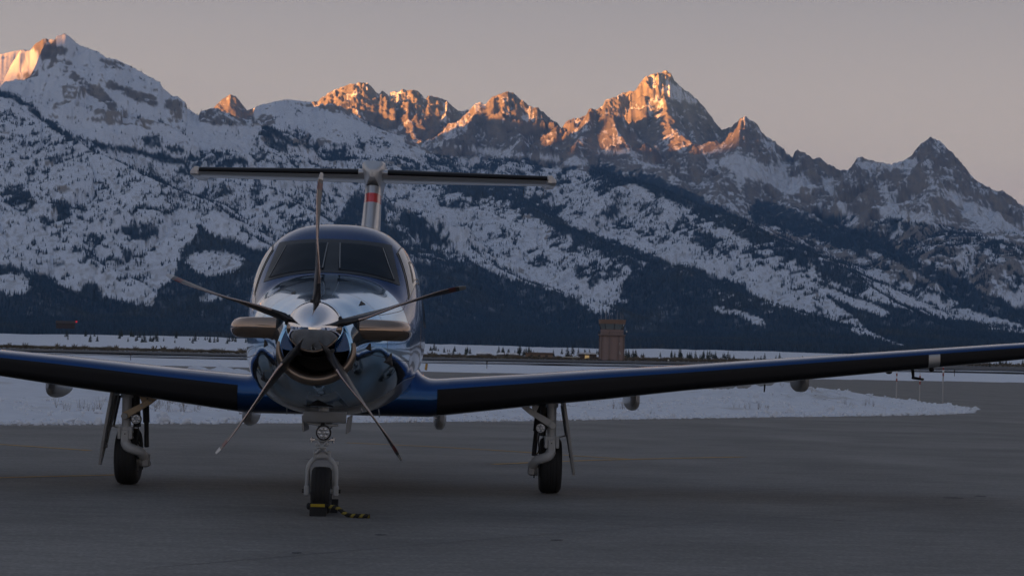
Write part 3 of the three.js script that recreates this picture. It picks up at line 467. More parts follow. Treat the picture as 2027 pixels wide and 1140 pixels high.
// ------------------------------------------------------------------ things out on the airfield
const onField = (px, r, lift = 0) => { const b = bearing(px, 715); return [r * Math.sin(b.az), groundHeight(r) + lift, -r * Math.cos(b.az), -b.az]; };
{ // control tower
  const [x, y, z, a] = onField(1210.5, 760, .2), t = group('control_tower', scene, [x, y, z], a + .2);
  tag(t, 'brown octagonal airport control tower with glass cab and roof antennas', 'control tower');
  const brown = std([.30, .215, .19], .85), trim = std([.225, .165, .145], .8), roofM = std([.25, .16, .115], .8), dark = std([.03, .03, .035], .6), glass = phys([.19, .225, .24], .1, 0, { clearcoat: 1 });
  const oct = (r0, r1, h, y0) => { const g = new THREE.CylinderGeometry(r1, r0, h, 8); g.rotateY(Math.PI / 8); g.translate(0, y0 + h / 2, 0); return g; };
  put('shaft', oct(4.75, 4.75, 9.8, 0), brown, t);
  for (let k = 0; k < 8; k++) { const b = k / 8 * 2 * Math.PI; const g = box(.5, 9.7, .5, 0, 4.9, 4.82, .05); g.rotateY(b + Math.PI / 8); put('pilaster', g, trim, t); }
  for (const [ax, yy] of [[.55, 6.6], [.55, 3.4], [.62, 2.9]]) { const g = box(.5, .9, .12, 0, yy, 4.5, .02); g.rotateY(ax); put('window', g, std([.4, .38, .35], .4), t); }
  put('balcony', oct(5.5, 5.5, .45, 9.8), trim, t);
  { const g = []; for (let k = 0; k < 8; k++) { const b = k / 8 * 2 * Math.PI + Math.PI / 8, c = (k + 1) / 8 * 2 * Math.PI + Math.PI / 8; for (const h of [10.7, 11.2]) g.push(rod([5.4 * Math.sin(b), h, 5.4 * Math.cos(b)], [5.4 * Math.sin(c), h, 5.4 * Math.cos(c)], .04, .04, 5)); g.push(rod([5.4 * Math.sin(b), 10.25, 5.4 * Math.cos(b)], [5.4 * Math.sin(b), 11.25, 5.4 * Math.cos(b)], .05, .05, 5)); } put('railing', merge(g), dark, t); }
  put('drum', oct(4.6, 4.6, 1.75, 10.25), brown, t);
  put('sill', oct(4.75, 4.75, .18, 12), trim, t);
  put('floor', oct(3.6, 3.6, .1, 12.18), dark, t);
  for (let k = 0; k < 8; k++) {
    const b = (k + .5) / 8 * 2 * Math.PI + Math.PI / 8, w0 = 1.62, w1 = 1.92, pos = [-w0, 12.2, 3.98, w0, 12.2, 3.98, w1, 14.3, 4.7, -w1, 14.3, 4.7], g = geoFrom(pos, [0, 1, 2, 0, 2, 3]); g.rotateY(b - Math.PI / 8); put('pane', g, glass, t);
    const c = k / 8 * 2 * Math.PI; put('mullion', rod([4.36 * Math.sin(c), 12.15, 4.36 * Math.cos(c)], [5.14 * Math.sin(c), 14.35, 5.14 * Math.cos(c)], .16, .16, 6), std([.05, .045, .045], .7), t);
  }
  const rf = put('roof', oct(5.25, 5.4, 1.5, 14.3), roofM, t);
  put('parapet', oct(5.5, 5.5, .22, 15.8), trim, rf);
  for (const [ax, az, h] of [[-4.6, 1, 2.8], [-3.1, 2, 3.2], [-2.3, -1, 3.6], [-1.4, 1.5, 2.6], [1.6, 2, 3.4], [3.2, 1, 3.0], [4.4, -1, 2.2], [.3, -2, 1.8]]) put('antenna', rod([ax, 15.9, az], [ax, 16 + h, az], .07, .04, 6), std([.42, .42, .44], .5), t);
  put('lamp', new THREE.SphereGeometry(.28, 12, 8).translate(5.5, 11.5, 1.5), std([.8, .8, .78], .4), t);
}
function snowRoofHouse(px, r, w, h, d, label, wallC, o = {}) {
  const [x, y, z, a] = onField(px, r, .2), t = group('airport_building', scene, [x, y, z], a); tag(t, label, 'building');
  put('wall', box(w, h, d, 0, h / 2, 0, .03), std(wallC, .85), t);
  const s = new THREE.Shape(); const e = .5; s.moveTo(-w / 2 - e, 0); s.lineTo(w / 2 + e, 0); s.lineTo(w / 2 + e - (o.hip ?? .6), o.rise ?? .5); s.lineTo(-w / 2 - e + (o.hip ?? .6), o.rise ?? .5); s.closePath();
  const g = new THREE.ExtrudeGeometry(s, { depth: d + 1, bevelEnabled: true, bevelSize: .1, bevelThickness: .1, bevelSegments: 2 }); g.translate(0, h + .02, -(d + 1) / 2); put('roof', g, o.bare ? std(o.bare, .85) : std([.78, .79, .82], .9), t);
  for (const [wx, wy, ww, wh, lit] of o.windows || []) { const f = put('window', box(ww + .24, wh + .24, .1, wx, wy, d / 2 + .04, .02), std([.12, .1, .09], .7), t); put('pane', box(ww, wh, .06, wx, wy, d / 2 + .1, .01), lit ? std([.4, .3, .15], .5, 0, { emissive: lin(...lit), emissiveIntensity: 1 }) : std([.03, .035, .04], .15), f); }
  return t;
}
snowRoofHouse(1067, 790, 11, 2.0, 8, 'long low tan building left of the control tower', [.27, .19, .14], { rise: .25, bare: [.2, .15, .12], windows: [[-3, 1, .9, .6], [0, 1, .9, .6], [3, 1, .9, .6]] });
snowRoofHouse(1163, 780, 7.2, 2.2, 7, 'small snow roofed building with one lit yellow window beside the tower', [.12, .085, .065], { rise: .55, hip: 1.5, windows: [[-.2, 1.05, 1.7, 1.4, [.034, .023, .010]], [2.4, 1.2, .7, .8]] });
snowRoofHouse(958, 830, 6.5, .9, 6, 'low white roofed shed leftmost in the row before the trees', [.2, .18, .17], { rise: .6, hip: 1.2 });
snowRoofHouse(1004, 830, 9, .9, 6, 'low white roofed shed between the leftmost shed and the tan building', [.2, .18, .17], { rise: .6, hip: 1.4 });
snowRoofHouse(1131, 775, 6.0, .8, 4, 'very low pale flat hut between the tan building and the lit window', [.5, .48, .38], { rise: .2, hip: .3, bare: [.55, .53, .46] });
{ // barn at the forest edge, far left, and the obstruction light beside it
  const [x, y, z, a] = onField(126, 1650, 4), t = group('barn', scene, [x, y + 3, z], a); tag(t, 'long rust brown barn at the forest edge', 'barn');
  put('wall', box(15, 4.2, 9, 0, 1.6, 0, .05), std([.055, .042, .036], .9), t);
  const s = new THREE.Shape(); s.moveTo(-5.4, 0); s.lineTo(5.4, 0); s.lineTo(0, 2.2); s.closePath(); const g = new THREE.ExtrudeGeometry(s, { depth: 16, bevelEnabled: false }); g.rotateY(Math.PI / 2); g.translate(-8, 3.72, 0); put('roof', g, std([.06, .044, .037], .9), t);
  for (const wx of [-4.5, 0, 4.5]) put('door', box(2.2, 2.4, .1, wx, .8, 4.54, .02), std([.05, .03, .025], .8), t);
  const [lx, ly, lz] = onField(147.5, 1600, 4), l = group('obstruction_light', scene, [lx, ly - 2, lz]); tag(l, 'small glowing red light on a pole beside the barn', 'light');
  put('pole', rod([0, 0, 0], [0, 9.6, 0], .12, .09, 8), std([.05, .05, .05], .6), l);
  put('lamp', new THREE.SphereGeometry(.75, 16, 12).translate(0, 10.1, 0), std([.3, .01, .01], .4, 0, { emissive: lin(.06, .0018, .003), emissiveIntensity: 1 }), l);
  const pl = new THREE.PointLight(lin(1, .05, .06), .012); pl.position.set(0, 10.1, .8); pl.castShadow = true; l.add(pl);
}
{ // young conifers before the snowy bank
  function tree(h) {
    const t = group('conifer_tree'); tag(t, 'small dark conifer on the snowy bank behind the runway', 'tree', 'small conifers scattered along the snowy bank');
    put('trunk', rod([0, -.3, 0], [0, h * .8, 0], .12, .04, 6), std([.06, .045, .035], .9), t);
    const pos = [], idx = []; const N = 46;
    for (let k = 0; k < N; k++) { const v = k / N, y = h * (.08 + .9 * v), L = h * .26 * (1 - v) * rr(.6, 1.15) + .1, a = k * 2.4 + rr(-.4, .4), dx = Math.cos(a), dz = Math.sin(a), w = L * .42, b = pos.length / 3; pos.push(0, y + .18, 0, dx * L - dz * w, y - L * .35, dz * L + dx * w, dx * L * 1.12, y - L * .45, dz * L * 1.12, dx * L + dz * w, y - L * .35, dz * L - dx * w, dx * L * .6, y - L * .75, dz * L * .6); idx.push(b, b + 1, b + 2, b, b + 2, b + 3, b + 1, b + 4, b + 2, b + 2, b + 4, b + 3); }
    put('crown', geoFrom(pos, idx), std([.030, .040, .032], .95), t); return t;
  }
  const protos = [tree(3.2), tree(4.2), tree(5.2)]; let n = 0;
  const xs = []; for (let k = 0; k < 105; k++) { const c = [[850, 930], [985, 1060], [1040, 1190], [1238, 1260], [1262, 1420], [1330, 1420], [1400, 1560]][Math.floor(rnd() * 7)]; xs.push(rr(...c)); } for (let k = 0; k < 48; k++) xs.push(rr(120, 485)); for (let k = 0; k < 10; k++) xs.push(rr(1880, 2027));
  for (const px of xs) {
    const r = px < 500 ? rr(1080, 1650) : rr(860, 1080), [x, y0, z] = onField(px, r), y = y0 + hummock(x, z, r), i = n < 3 ? n : Math.floor(rnd() * 3), t = n < 3 ? protos[n] : protos[i].clone(); if (n >= 3) { t.name = numbered('conifer_tree'); scene.add(t); } n++;
    const s = rr(.6, 1.15) * (px < 500 ? 1.25 : 1.0); t.position.set(x, y - .3, z); t.rotation.y = rnd() * 6; t.scale.set(s * rr(.85, 1.1), s, s * rr(.85, 1.1));
    const [where, grp] = px < 500 ? ['on the far snow bench left of the fuselage', 'small conifers on the far bench left of the fuselage'] : px < 1035 ? ['on the snowy bank between the fuselage and the tan building', 'small conifers between the fuselage and the tan building'] : px < 1200 ? ['on the snowy bank between the tan building and the tower', 'small conifers between the tan building and the tower'] : px < 1600 ? ['on the snowy bank right of the control tower', 'small conifers right of the control tower'] : ['on the far snow under the right wing tip', 'small conifers under the right wing tip'];
    t.userData.label = 'small dark conifer ' + where; t.userData.group = grp;
  }
}
{ // marker stakes
  const wood = std([.36, .345, .33], .8), red = std([.26, .05, .045], .7), white = std([.7, .69, .67], .7);
  for (const [x, z, h, label] of [[18.45, -93, 1.46, 'leftmost of the three red banded snow stakes under the wing'], [18.3, -87, 1.38, 'middle one of the three red banded snow stakes under the wing'], [18.8, -84.6, 1.78, 'rightmost and tallest of the three red banded snow stakes']]) {
    const s = group('snow_stake', scene, [x, 0, z]); tag(s, label, 'stake'); const y0 = snowHeight(x, z) - .1;
    put('pole', rod([0, y0, 0], [.01, h - .5, 0], .032, .03, 10), wood, s);
    put('band', rod([.01, h - .5, 0], [.01, h - .36, 0], .035, .035, 10), red, s); put('band', rod([.01, h - .36, 0], [.01, h - .24, 0], .035, .035, 10), white, s); put('band', rod([.01, h - .24, 0], [.01, h - .12, 0], .035, .035, 10), red, s); put('band', rod([.01, h - .12, 0], [.01, h, 0], .035, .035, 10), white, s);
  }
  for (const [px, r, h, label] of [[257, 330, 1.1, 'thin dark marker post in the far snow at the left wing'], [964, 330, 1.15, 'thin dark marker post in the snow right of the fuselage'], [1891, 420, 1.2, 'thin dark marker post in the snow under the right wing']]) {
    const [x, y, z] = onField(px, r), s = group('marker_post', scene, [x, y, z]); tag(s, label, 'post'); put('pole', rod([0, -.1, 0], [0, h, 0], .06, .06, 8), std([.09, .07, .06], .8), s); put('cap', box(.26, .36, .08, 0, h, 0, .02), std([.06, .05, .05], .7), s);
  }
  const [x, y, z] = onField(1323.5, 640, .3), l = group('runway_light', scene, [x, y, z]); tag(l, 'small pale runway light on a short stem right of the tower', 'light'); put('stem', rod([0, 0, 0], [0, .9, 0], .07, .07, 8), std([.3, .28, .2], .6), l); put('lamp', new THREE.SphereGeometry(.28, 12, 8).translate(0, 1.1, 0), std([.75, .7, .6], .3), l);
  const b = group('bollard', scene, [-11.75, 0, -273]); tag(b, 'short yellow marker board on the taxiway edge behind the wing root', 'marker'); put('board', box(.34, .95, .1, 0, .62, 0, .03, [0, 0, -.12]), std([.34, .19, .03], .6), b); put('stem', rod([0, 0, 0], [0, .3, 0], .06, .06, 8), std([.2, .2, .2], .6), b);
}
// ------------------------------------------------------------------ the aircraft
const plane = group('airplane', scene, [-1.6675, 0, -16.505], .03145);
tag(plane, 'dark blue single propeller aircraft with silver tail parked facing forward', 'airplane');
const HUB = 1.638;
const M = {
  blue: phys([.003, .045, .155], .15, 1, { clearcoat: .6, clearcoatRoughness: .012 }),
  cowl: phys([.27, .55, .84], .10, 1, { clearcoat: 1, clearcoatRoughness: .012 }),
  silver: phys([.50, .50, .51], .36, .45, { clearcoat: .6, clearcoatRoughness: .12 }),
  belly: phys([.33, .34, .36], .32, .7, { clearcoat: .7, clearcoatRoughness: .1 }),
  chrome: std([.86, .86, .88], .035, 1),
  steel: std([.36, .265, .205], .1, 1),
  bronze: std([.25, .20, .165], .3, .95),
  boot: phys([.009, .009, .011], .5, 0, { specularIntensity: .4 }),
  black: std([.008, .008, .009], .6),
  rubber: std([.012, .012, .013], .8),
  glass: phys([.004, .008, .014], .02, 0, { ior: 1.45, specularIntensity: .75 }),
  sideGlass: phys([.012, .016, .022], .02, 0, { ior: 2.1, clearcoat: 1, clearcoatRoughness: .01 }),
  frame: phys([.014, .015, .017], .45, 0, { clearcoat: .3, clearcoatRoughness: .2 }),
  white: phys([.37, .38, .39], .42, 0, { clearcoat: .4, clearcoatRoughness: .2 }),
  grey: std([.26, .26, .26], .5, .2),
  tan: std([.38, .29, .19], .5, .2),
  red: phys([.62, .03, .028], .4, 0, { clearcoat: .8, clearcoatRoughness: .1 }),
  alu: std([.62, .62, .64], .25, 1),
  blade: std([.022, .022, .025], .34, .1),
  lens: phys([.5, .52, .55], .12, .6, { clearcoat: 1 }),
};
// ---- fuselage sections: z, top, bottom, half width, height of the widest line, exponent above and below
const FS = [
  [-.125, 1.858, 1.20, .30, 1.465, 1.6, 2.0], [-.135, 1.872, 1.178, .317, 1.465, 1.6, 2.0], [-.17, 1.885, 1.16, .335, 1.465, 1.62, 2.0], [-.40, 1.918, 1.085, .385, 1.49, 1.85, 2.05], [-.70, 1.955, 1.015, .47, 1.52, 2.15, 2.1], [-1.0, 2.005, .955, .585, 1.51, 2.2, 2.15], [-1.5, 2.095, .893, .705, 1.50, 2.3, 2.2], [-2.0, 2.195, .862, .775, 1.51, 2.42, 2.25],
  [-2.25, 2.375, .853, .797, 1.53, 2.5, 2.3], [-2.5, 2.545, .846, .825, 1.555, 2.68, 2.3], [-2.75, 2.672, .842, .845, 1.58, 2.8, 2.35], [-3.0, 2.735, .838, .857, 1.60, 2.8, 2.37], [-3.3, 2.758, .835, .865, 1.62, 2.76, 2.4], [-3.8, 2.762, .83, .868, 1.65, 2.6, 2.4], [-4.5, 2.763, .83, .86, 1.68, 2.35, 2.4], [-6.5, 2.76, .84, .86, 1.7, 2.3, 2.35], [-8, 2.69, .98, .75, 1.78, 2.2, 2.2], [-9.5, 2.52, 1.25, .53, 1.88, 2.1, 2.1], [-11, 2.32, 1.52, .31, 1.94, 2, 2], [-12.7, 2.1, 1.84, .07, 1.97, 2, 2]];
function sec(z) {
  let i = 0; while (i < FS.length - 2 && z < FS[i + 1][0]) i++;
  const a = FS[Math.max(0, i - 1)], b = FS[i], c = FS[i + 1], d = FS[Math.min(FS.length - 1, i + 2)], t = Math.min(1, Math.max(0, (z - b[0]) / (c[0] - b[0]))), h = c[0] - b[0];
  return b.map((_, k) => { // monotone cubic
    const s = (c[k] - b[k]) / h, s0 = b === a ? s : (b[k] - a[k]) / (b[0] - a[0]), s1 = c === d ? s : (d[k] - c[k]) / (d[0] - c[0]);
    const m0 = s0 * s <= 0 ? 0 : 2 * s0 * s / (s0 + s), m1 = s1 * s <= 0 ? 0 : 2 * s1 * s / (s1 + s), t2 = t * t, t3 = t2 * t;
    return (2 * t3 - 3 * t2 + 1) * b[k] + (t3 - 2 * t2 + t) * h * m0 + (-2 * t3 + 3 * t2) * c[k] + (t3 - t2) * h * m1;
  });
}
function skin(z, th, off = 0) { // th 0 = top, growing towards +x
  const [, top, bot, w, yw, nt, nb] = sec(z), c = Math.cos(th), s = Math.sin(th), n = c >= 0 ? nt : nb;
  const x = w * Math.sign(s) * Math.abs(s) ** (2 / n), y = yw + (c >= 0 ? top - yw : yw - bot) * Math.sign(c) * Math.abs(c) ** (2 / n);
  return off ? lifted(x, y, z, off) : [x, y, z];
}
function F(x, y, z) { const [, top, bot, w, yw, nt, nb] = sec(z), up = y >= yw, n = up ? nt : nb; return Math.abs(x / w) ** n + Math.abs((y - yw) / (up ? top - yw : yw - bot)) ** n - 1; }
function normalAt(x, y, z) { const e = 1e-3, v = V(F(x + e, y, z) - F(x - e, y, z), F(x, y + e, z) - F(x, y - e, z), F(x, y, z + e) - F(x, y, z - e)); return v.normalize(); }
function lifted(x, y, z, off) { const n = normalAt(x, y, z); return [x + n.x * off, y + n.y * off, z + n.z * off]; }
function zAt(x, y) { let a = -.125, b = -4.4; if (F(x, y, a) < 0) return a; if (F(x, y, b) > 0) return b; for (let k = 0; k < 40; k++) { const m = (a + b) / 2; if (F(x, y, m) > 0) a = m; else b = m; } return (a + b) / 2; }
function frontSheet(q, off, nu = 14, nv = 10, bow = [0, 0]) { // four corners in x, y; laid on the skin as seen from the nose
  const pos = [], idx = [];
  for (let i = 0; i <= nu; i++) for (let j = 0; j <= nv; j++) { const u = i / nu, v = j / nv, x = mix(mix(q[0][0], q[1][0], u), mix(q[3][0], q[2][0], u), v), y = mix(mix(q[0][1], q[1][1], u), mix(q[3][1], q[2][1], u), v) + mix(bow[0], bow[1], v) * 4 * u * (1 - u); pos.push(...lifted(x, y, zAt(x, y), off)); }
  for (let i = 0; i < nu; i++) for (let j = 0; j < nv; j++) { const a = i * (nv + 1) + j, b = a + nv + 1; idx.push(a, b, a + 1, b, b + 1, a + 1); } return geoFrom(pos, idx);
}
function sideSheet(q, side, off, nu = 14, nv = 10) { // four corners in z, angle
  const pos = [], idx = [];
  for (let i = 0; i <= nu; i++) for (let j = 0; j <= nv; j++) { const u = i / nu, v = j / nv, z = mix(mix(q[0][0], q[1][0], u), mix(q[3][0], q[2][0], u), v), t = mix(mix(q[0][1], q[1][1], u), mix(q[3][1], q[2][1], u), v); pos.push(...skin(z, t * side, off)); }
  for (let i = 0; i < nu; i++) for (let j = 0; j < nv; j++) { const a = i * (nv + 1) + j, b = a + nv + 1; side > 0 ? idx.push(a, a + 1, b, b, a + 1, b + 1) : idx.push(a, b, a + 1, b, b + 1, a + 1); } return geoFrom(pos, idx);
}
function loft(rings) { const n = rings[0].length, pos = rings.flat(2), idx = []; for (let i = 0; i + 1 < rings.length; i++) for (let j = 0; j < n; j++) { const a = i * n + j, b = i * n + (j + 1) % n; idx.push(a, b, a + n, b, b + n, a + n); } return geoFrom(pos, idx); }
const hull = group('fuselage', plane);
{
  const zs = []; zs.push(-.125, -.13, -.135, -.145, -.155, -.17); for (let z = -.21; z > -1.2; z -= .045) zs.push(z); for (let z = -1.2; z > -4.4; z -= .06) zs.push(z); for (let z = -4.4; z > -12.7; z -= .22) zs.push(z); zs.push(-12.7);
  const N = 120; const cut = zs.findIndex((z) => z < -1.99); zs.splice(cut, 0, -1.99); put('cowling', loft(zs.slice(0, cut + 1).map((z) => [...Array(N)].map((_, k) => skin(z, -k / N * 2 * Math.PI)))), M.cowl, hull); put('skin', loft(zs.slice(cut).map((z) => [...Array(N)].map((_, k) => skin(z, -k / N * 2 * Math.PI)))), M.blue, hull);
  put('tail_cone', loft([-12.7, -12.78, -12.82].map((z, i) => [...Array(24)].map((_, k) => { const [x, y] = skin(-12.7, -k / 24 * 2 * Math.PI), c = [1, .7, .02][i]; return [x * c, 1.97 + (y - 1.97) * c, z]; }))), M.blue, hull);
  // nose plate round the intake mouth
  const s = new THREE.Shape([...Array(80)].map((_, k) => { const [x, y] = skin(-.125, k / 80 * 2 * Math.PI); return new THREE.Vector2(x, y); }));
  const mouth = [...Array(60)].map((_, k) => { const t = k / 60 * 2 * Math.PI, yy = Math.sin(t); return new THREE.Vector2(.01 + .285 * Math.cos(t), 1.475 + (yy < 0 ? .235 : -.03) * yy); });
  s.holes.push(new THREE.Path(mouth)); const fp = new THREE.ShapeGeometry(s); fp.translate(0, 0, -.1255); put('nose_plate', fp, M.blue, hull);
  const duct = loft([0, -.12, -.3, -.5].map((dz, i) => mouth.map((p) => { const k = [1, .97, .88, .74][i]; return [.01 + (p.x - .01) * k, 1.42 + (p.y - 1.42) * k, -.126 + dz]; }))); put('intake_duct', duct, M.black, hull);
  const back = new THREE.ShapeGeometry(new THREE.Shape(mouth.map((p) => new THREE.Vector2(.01 + (p.x - .01) * .75, 1.42 + (p.y - 1.42) * .75)))); back.translate(0, 0, -.66); put('intake_screen', back, M.black, hull);
  // heated metal lip round the lower half of the mouth
  const lip = [], NL = 54; for (let k = 0; k <= NL; k++) { const t = Math.PI * (.94 + 1.12 * k / NL), fat = .016 + .036 * Math.sin(Math.PI * k / NL) ** .8, cx = .01 + .318 * Math.cos(t), cy = 1.482 + .272 * Math.sin(t); lip.push([...Array(16)].map((_, j) => { const a = j / 16 * 2 * Math.PI, o = fat * Math.cos(a); return [cx + Math.cos(t) * o, cy + Math.sin(t) * o, -.15 + fat * 1.25 * Math.sin(a)]; })); }
  put('intake_lip', loft(lip), M.bronze, hull);
  // silver underside
  const pos = [], idx = [], nu = 60, nv = 30; for (let i = 0; i <= nu; i++) for (let j = 0; j <= nv; j++) { const z = mix(-1.02, -8.6, (i / nu) ** 1.3), wd = 1.28 * smooth(-.95, -2.2, z) ** .55, t = Math.PI + (j / nv - .5) * 2 * wd * .88; pos.push(...skin(z, t, .0016)); }
  for (let i = 0; i < nu; i++) for (let j = 0; j < nv; j++) { const a = i * (nv + 1) + j, b = a + nv + 1; idx.push(a, b, a + 1, b, b + 1, a + 1); } put('belly_panel', geoFrom(pos, idx), M.belly, hull);
  for (const sd of [-1, 1]) { const p = [], ix = [], n = 60; for (let i = 0; i <= n; i++) { const z = mix(-1.02, -8.6, (i / n) ** 1.3), wd = 1.28 * smooth(-.95, -2.2, z) ** .55 * .88; for (const e of [0, .016]) p.push(...skin(z, Math.PI + sd * (wd + e), .0022)); } for (let i = 0; i < n; i++) ix.push(i * 2, i * 2 + 1, i * 2 + 2, i * 2 + 1, i * 2 + 3, i * 2 + 2); put('pinstripe', geoFrom(p, ix), std([.6, .6, .62], .35, .4), hull); }
  // panel seams
  const seam = (z0, z1, t0, t1, w = .005, sk = 0) => { const p = [], ix = [], n = 70; for (let i = 0; i <= n; i++) { const u = i / n, z = mix(z0, z1, u), t = mix(t0, t1, u), along = Math.abs(z1 - z0) < .3; for (const e of [-1, 1]) p.push(...skin(z + (along ? e * w / 2 : 0), t + (along ? 0 : e * w / 1.4), .0007)); } for (let i = 0; i < n; i++) ix.push(i * 2, i * 2 + 1, i * 2 + 2, i * 2 + 1, i * 2 + 3, i * 2 + 2); put('seam', geoFrom(p, ix), M.black, hull); };
  seam(-1.02, -1.02, -1.75, 1.75); seam(-2.02, -2.02, 1.1, 2.5); seam(-2.02, -2.02, -2.5, -1.1); seam(-.5, -2.0, 1.72, 1.72, .006); seam(-.5, -2.0, -1.72, -1.72, .006); seam(-1.02, -3.2, 1.0, 1.18, .006); seam(-1.02, -3.2, -1.0, -1.18, .006); seam(-3.3, -3.3, 1.3, 2.6); seam(-3.3, -3.3, -2.6, -1.3);
  // cooling inlets: dark sheets on the skin, their colour standing for shaded recesses
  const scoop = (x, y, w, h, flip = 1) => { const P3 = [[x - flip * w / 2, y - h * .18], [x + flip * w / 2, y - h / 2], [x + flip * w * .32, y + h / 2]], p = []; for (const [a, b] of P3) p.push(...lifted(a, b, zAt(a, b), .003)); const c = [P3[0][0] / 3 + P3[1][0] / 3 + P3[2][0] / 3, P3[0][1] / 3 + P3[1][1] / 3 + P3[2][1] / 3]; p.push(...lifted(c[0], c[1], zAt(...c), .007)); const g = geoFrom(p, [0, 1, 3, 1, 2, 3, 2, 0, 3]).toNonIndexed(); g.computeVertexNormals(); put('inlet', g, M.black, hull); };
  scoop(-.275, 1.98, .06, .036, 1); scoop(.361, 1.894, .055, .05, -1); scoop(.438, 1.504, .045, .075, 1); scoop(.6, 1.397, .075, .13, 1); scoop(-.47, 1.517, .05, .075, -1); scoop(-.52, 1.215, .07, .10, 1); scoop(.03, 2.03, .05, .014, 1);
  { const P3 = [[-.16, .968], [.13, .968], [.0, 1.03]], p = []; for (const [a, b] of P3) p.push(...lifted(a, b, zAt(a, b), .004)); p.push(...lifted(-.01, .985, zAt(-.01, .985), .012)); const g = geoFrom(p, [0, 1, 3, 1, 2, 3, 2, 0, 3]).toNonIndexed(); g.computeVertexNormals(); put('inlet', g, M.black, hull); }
  // small aerials and drains
  put('antenna', rod([.331, .985, -1.6], [.35, .90, -1.62], .012, .01, 8), M.alu, hull); put('antenna', rod([.49, .93, -2.0], [.5, .85, -2.02], .007, .004, 8), M.alu, hull); put('antenna', rod([-.37, .93, -1.9], [-.37, .86, -1.92], .006, .004, 8), M.alu, hull);
  put('antenna', rod([.081, 2.76, -5], [.081, 2.89, -5.03], .018, .005, 8), M.white, hull); put('beacon', new THREE.SphereGeometry(.05, 14, 10).scale(1, .9, 1).translate(.44, 2.66, -5), std([.09, .03, .025], .3), hull);
  for (const sd of [-1, 1]) for (let k = 0; k < 6; k++) { const z = -4.2 - k * .62; const f = put('window', sideSheet([[z, 1.16], [z - .32, 1.16], [z - .32, 1.52], [z, 1.52]], sd, .004, 6, 6), M.frame, hull); put('pane', sideSheet([[z - .03, 1.19], [z - .29, 1.19], [z - .29, 1.49], [z - .03, 1.49]], sd, .007, 6, 6), M.glass, f); }
}
{ // windscreen and cockpit side windows
  const wsc = group('windscreen', plane);
  put('frame', frontSheet([[-.675, 2.138], [-.575, 2.545], [.575, 2.545], [.675, 2.138]].map((q) => q), .0035, 18, 30).deleteAttribute ? (() => { // one dark surround, bowed at its upper and lower edge
    const pos = [], idx = [], nu = 44, nv = 18; for (let i = 0; i <= nu; i++) for (let j = 0; j <= nv; j++) { const u = i / nu, v = j / nv, a = 2 * u - 1, yb = 2.212 - .10 * a * a, yt = 2.562 - .036 * a * a, hw = mix(.658, .552, v), x = a * hw, y = mix(yb, yt, v); pos.push(...lifted(x, y, zAt(x, y), .0035)); }
    for (let i = 0; i < nu; i++) for (let j = 0; j < nv; j++) { const a = i * (nv + 1) + j, b = a + nv + 1; idx.push(a, b, a + 1, b, b + 1, a + 1); } return geoFrom(pos, idx);
  })() : null, M.frame, wsc);
  const quad = (sd) => { const pos = [], idx = [], nu = 24, nv = 14; for (let i = 0; i <= nu; i++) for (let j = 0; j <= nv; j++) { const u = i / nu, v = j / nv, x0 = mix(.066, .058, v), x1 = mix(.606, .482, v), x = sd * mix(x0, x1, u), a = x / .62, y = mix(2.242 - .094 * a * a, 2.518 - .05 * a * a, v); pos.push(...lifted(x, y, zAt(x, y), .008)); } for (let i = 0; i < nu; i++) for (let j = 0; j < nv; j++) { const a = i * (nv + 1) + j, b = a + nv + 1; idx.push(a, b, a + 1, b, b + 1, a + 1); } return geoFrom(pos, idx); };
  for (const sd of [-1, 1]) put('pane', quad(sd), M.glass, wsc);
  for (const sd of [-1, 1]) { const p = []; for (let k = 0; k <= 10; k++) { const v = k / 10, x = sd * mix(.082, .060, v), y = mix(2.25, 2.508, v); p.push(lifted(x, y, zAt(x, y), .014)); } put('trim', tube(p, .006, 20, 8), std([.22, .23, .24], .4, .5), wsc); const p2 = []; for (let k = 0; k <= 10; k++) { const v = k / 10, x = sd * mix(.592, .470, v), y = mix(2.165, 2.478, v); p2.push(lifted(x, y, zAt(x, y), .012)); } put('trim', tube(p2, .0045, 20, 8), M.grey, wsc); }
  for (const sd of [-1, 1]) {
    const f = put('side_window', sideSheet([[-2.30, 1.14], [-2.64, .69], [-3.72, .78], [-3.62, 1.22]], sd, .0035, 16, 10), M.frame, plane);
    put('pane', sideSheet([[-2.36, 1.13], [-2.68, .71], [-3.66, .80], [-3.57, 1.20]], sd, .007, 16, 10), M.sideGlass, f);
    if (sd > 0) { put('frame', sideSheet([[-2.60, 1.10], [-2.78, .90], [-3.3, 1.0], [-3.3, 1.185]], sd, .009, 12, 8), M.frame, f); put('pane', sideSheet([[-2.67, 1.095], [-2.81, .935], [-3.25, 1.02], [-3.25, 1.17]], sd, .0108, 12, 8), M.sideGlass, f); }
  }
}
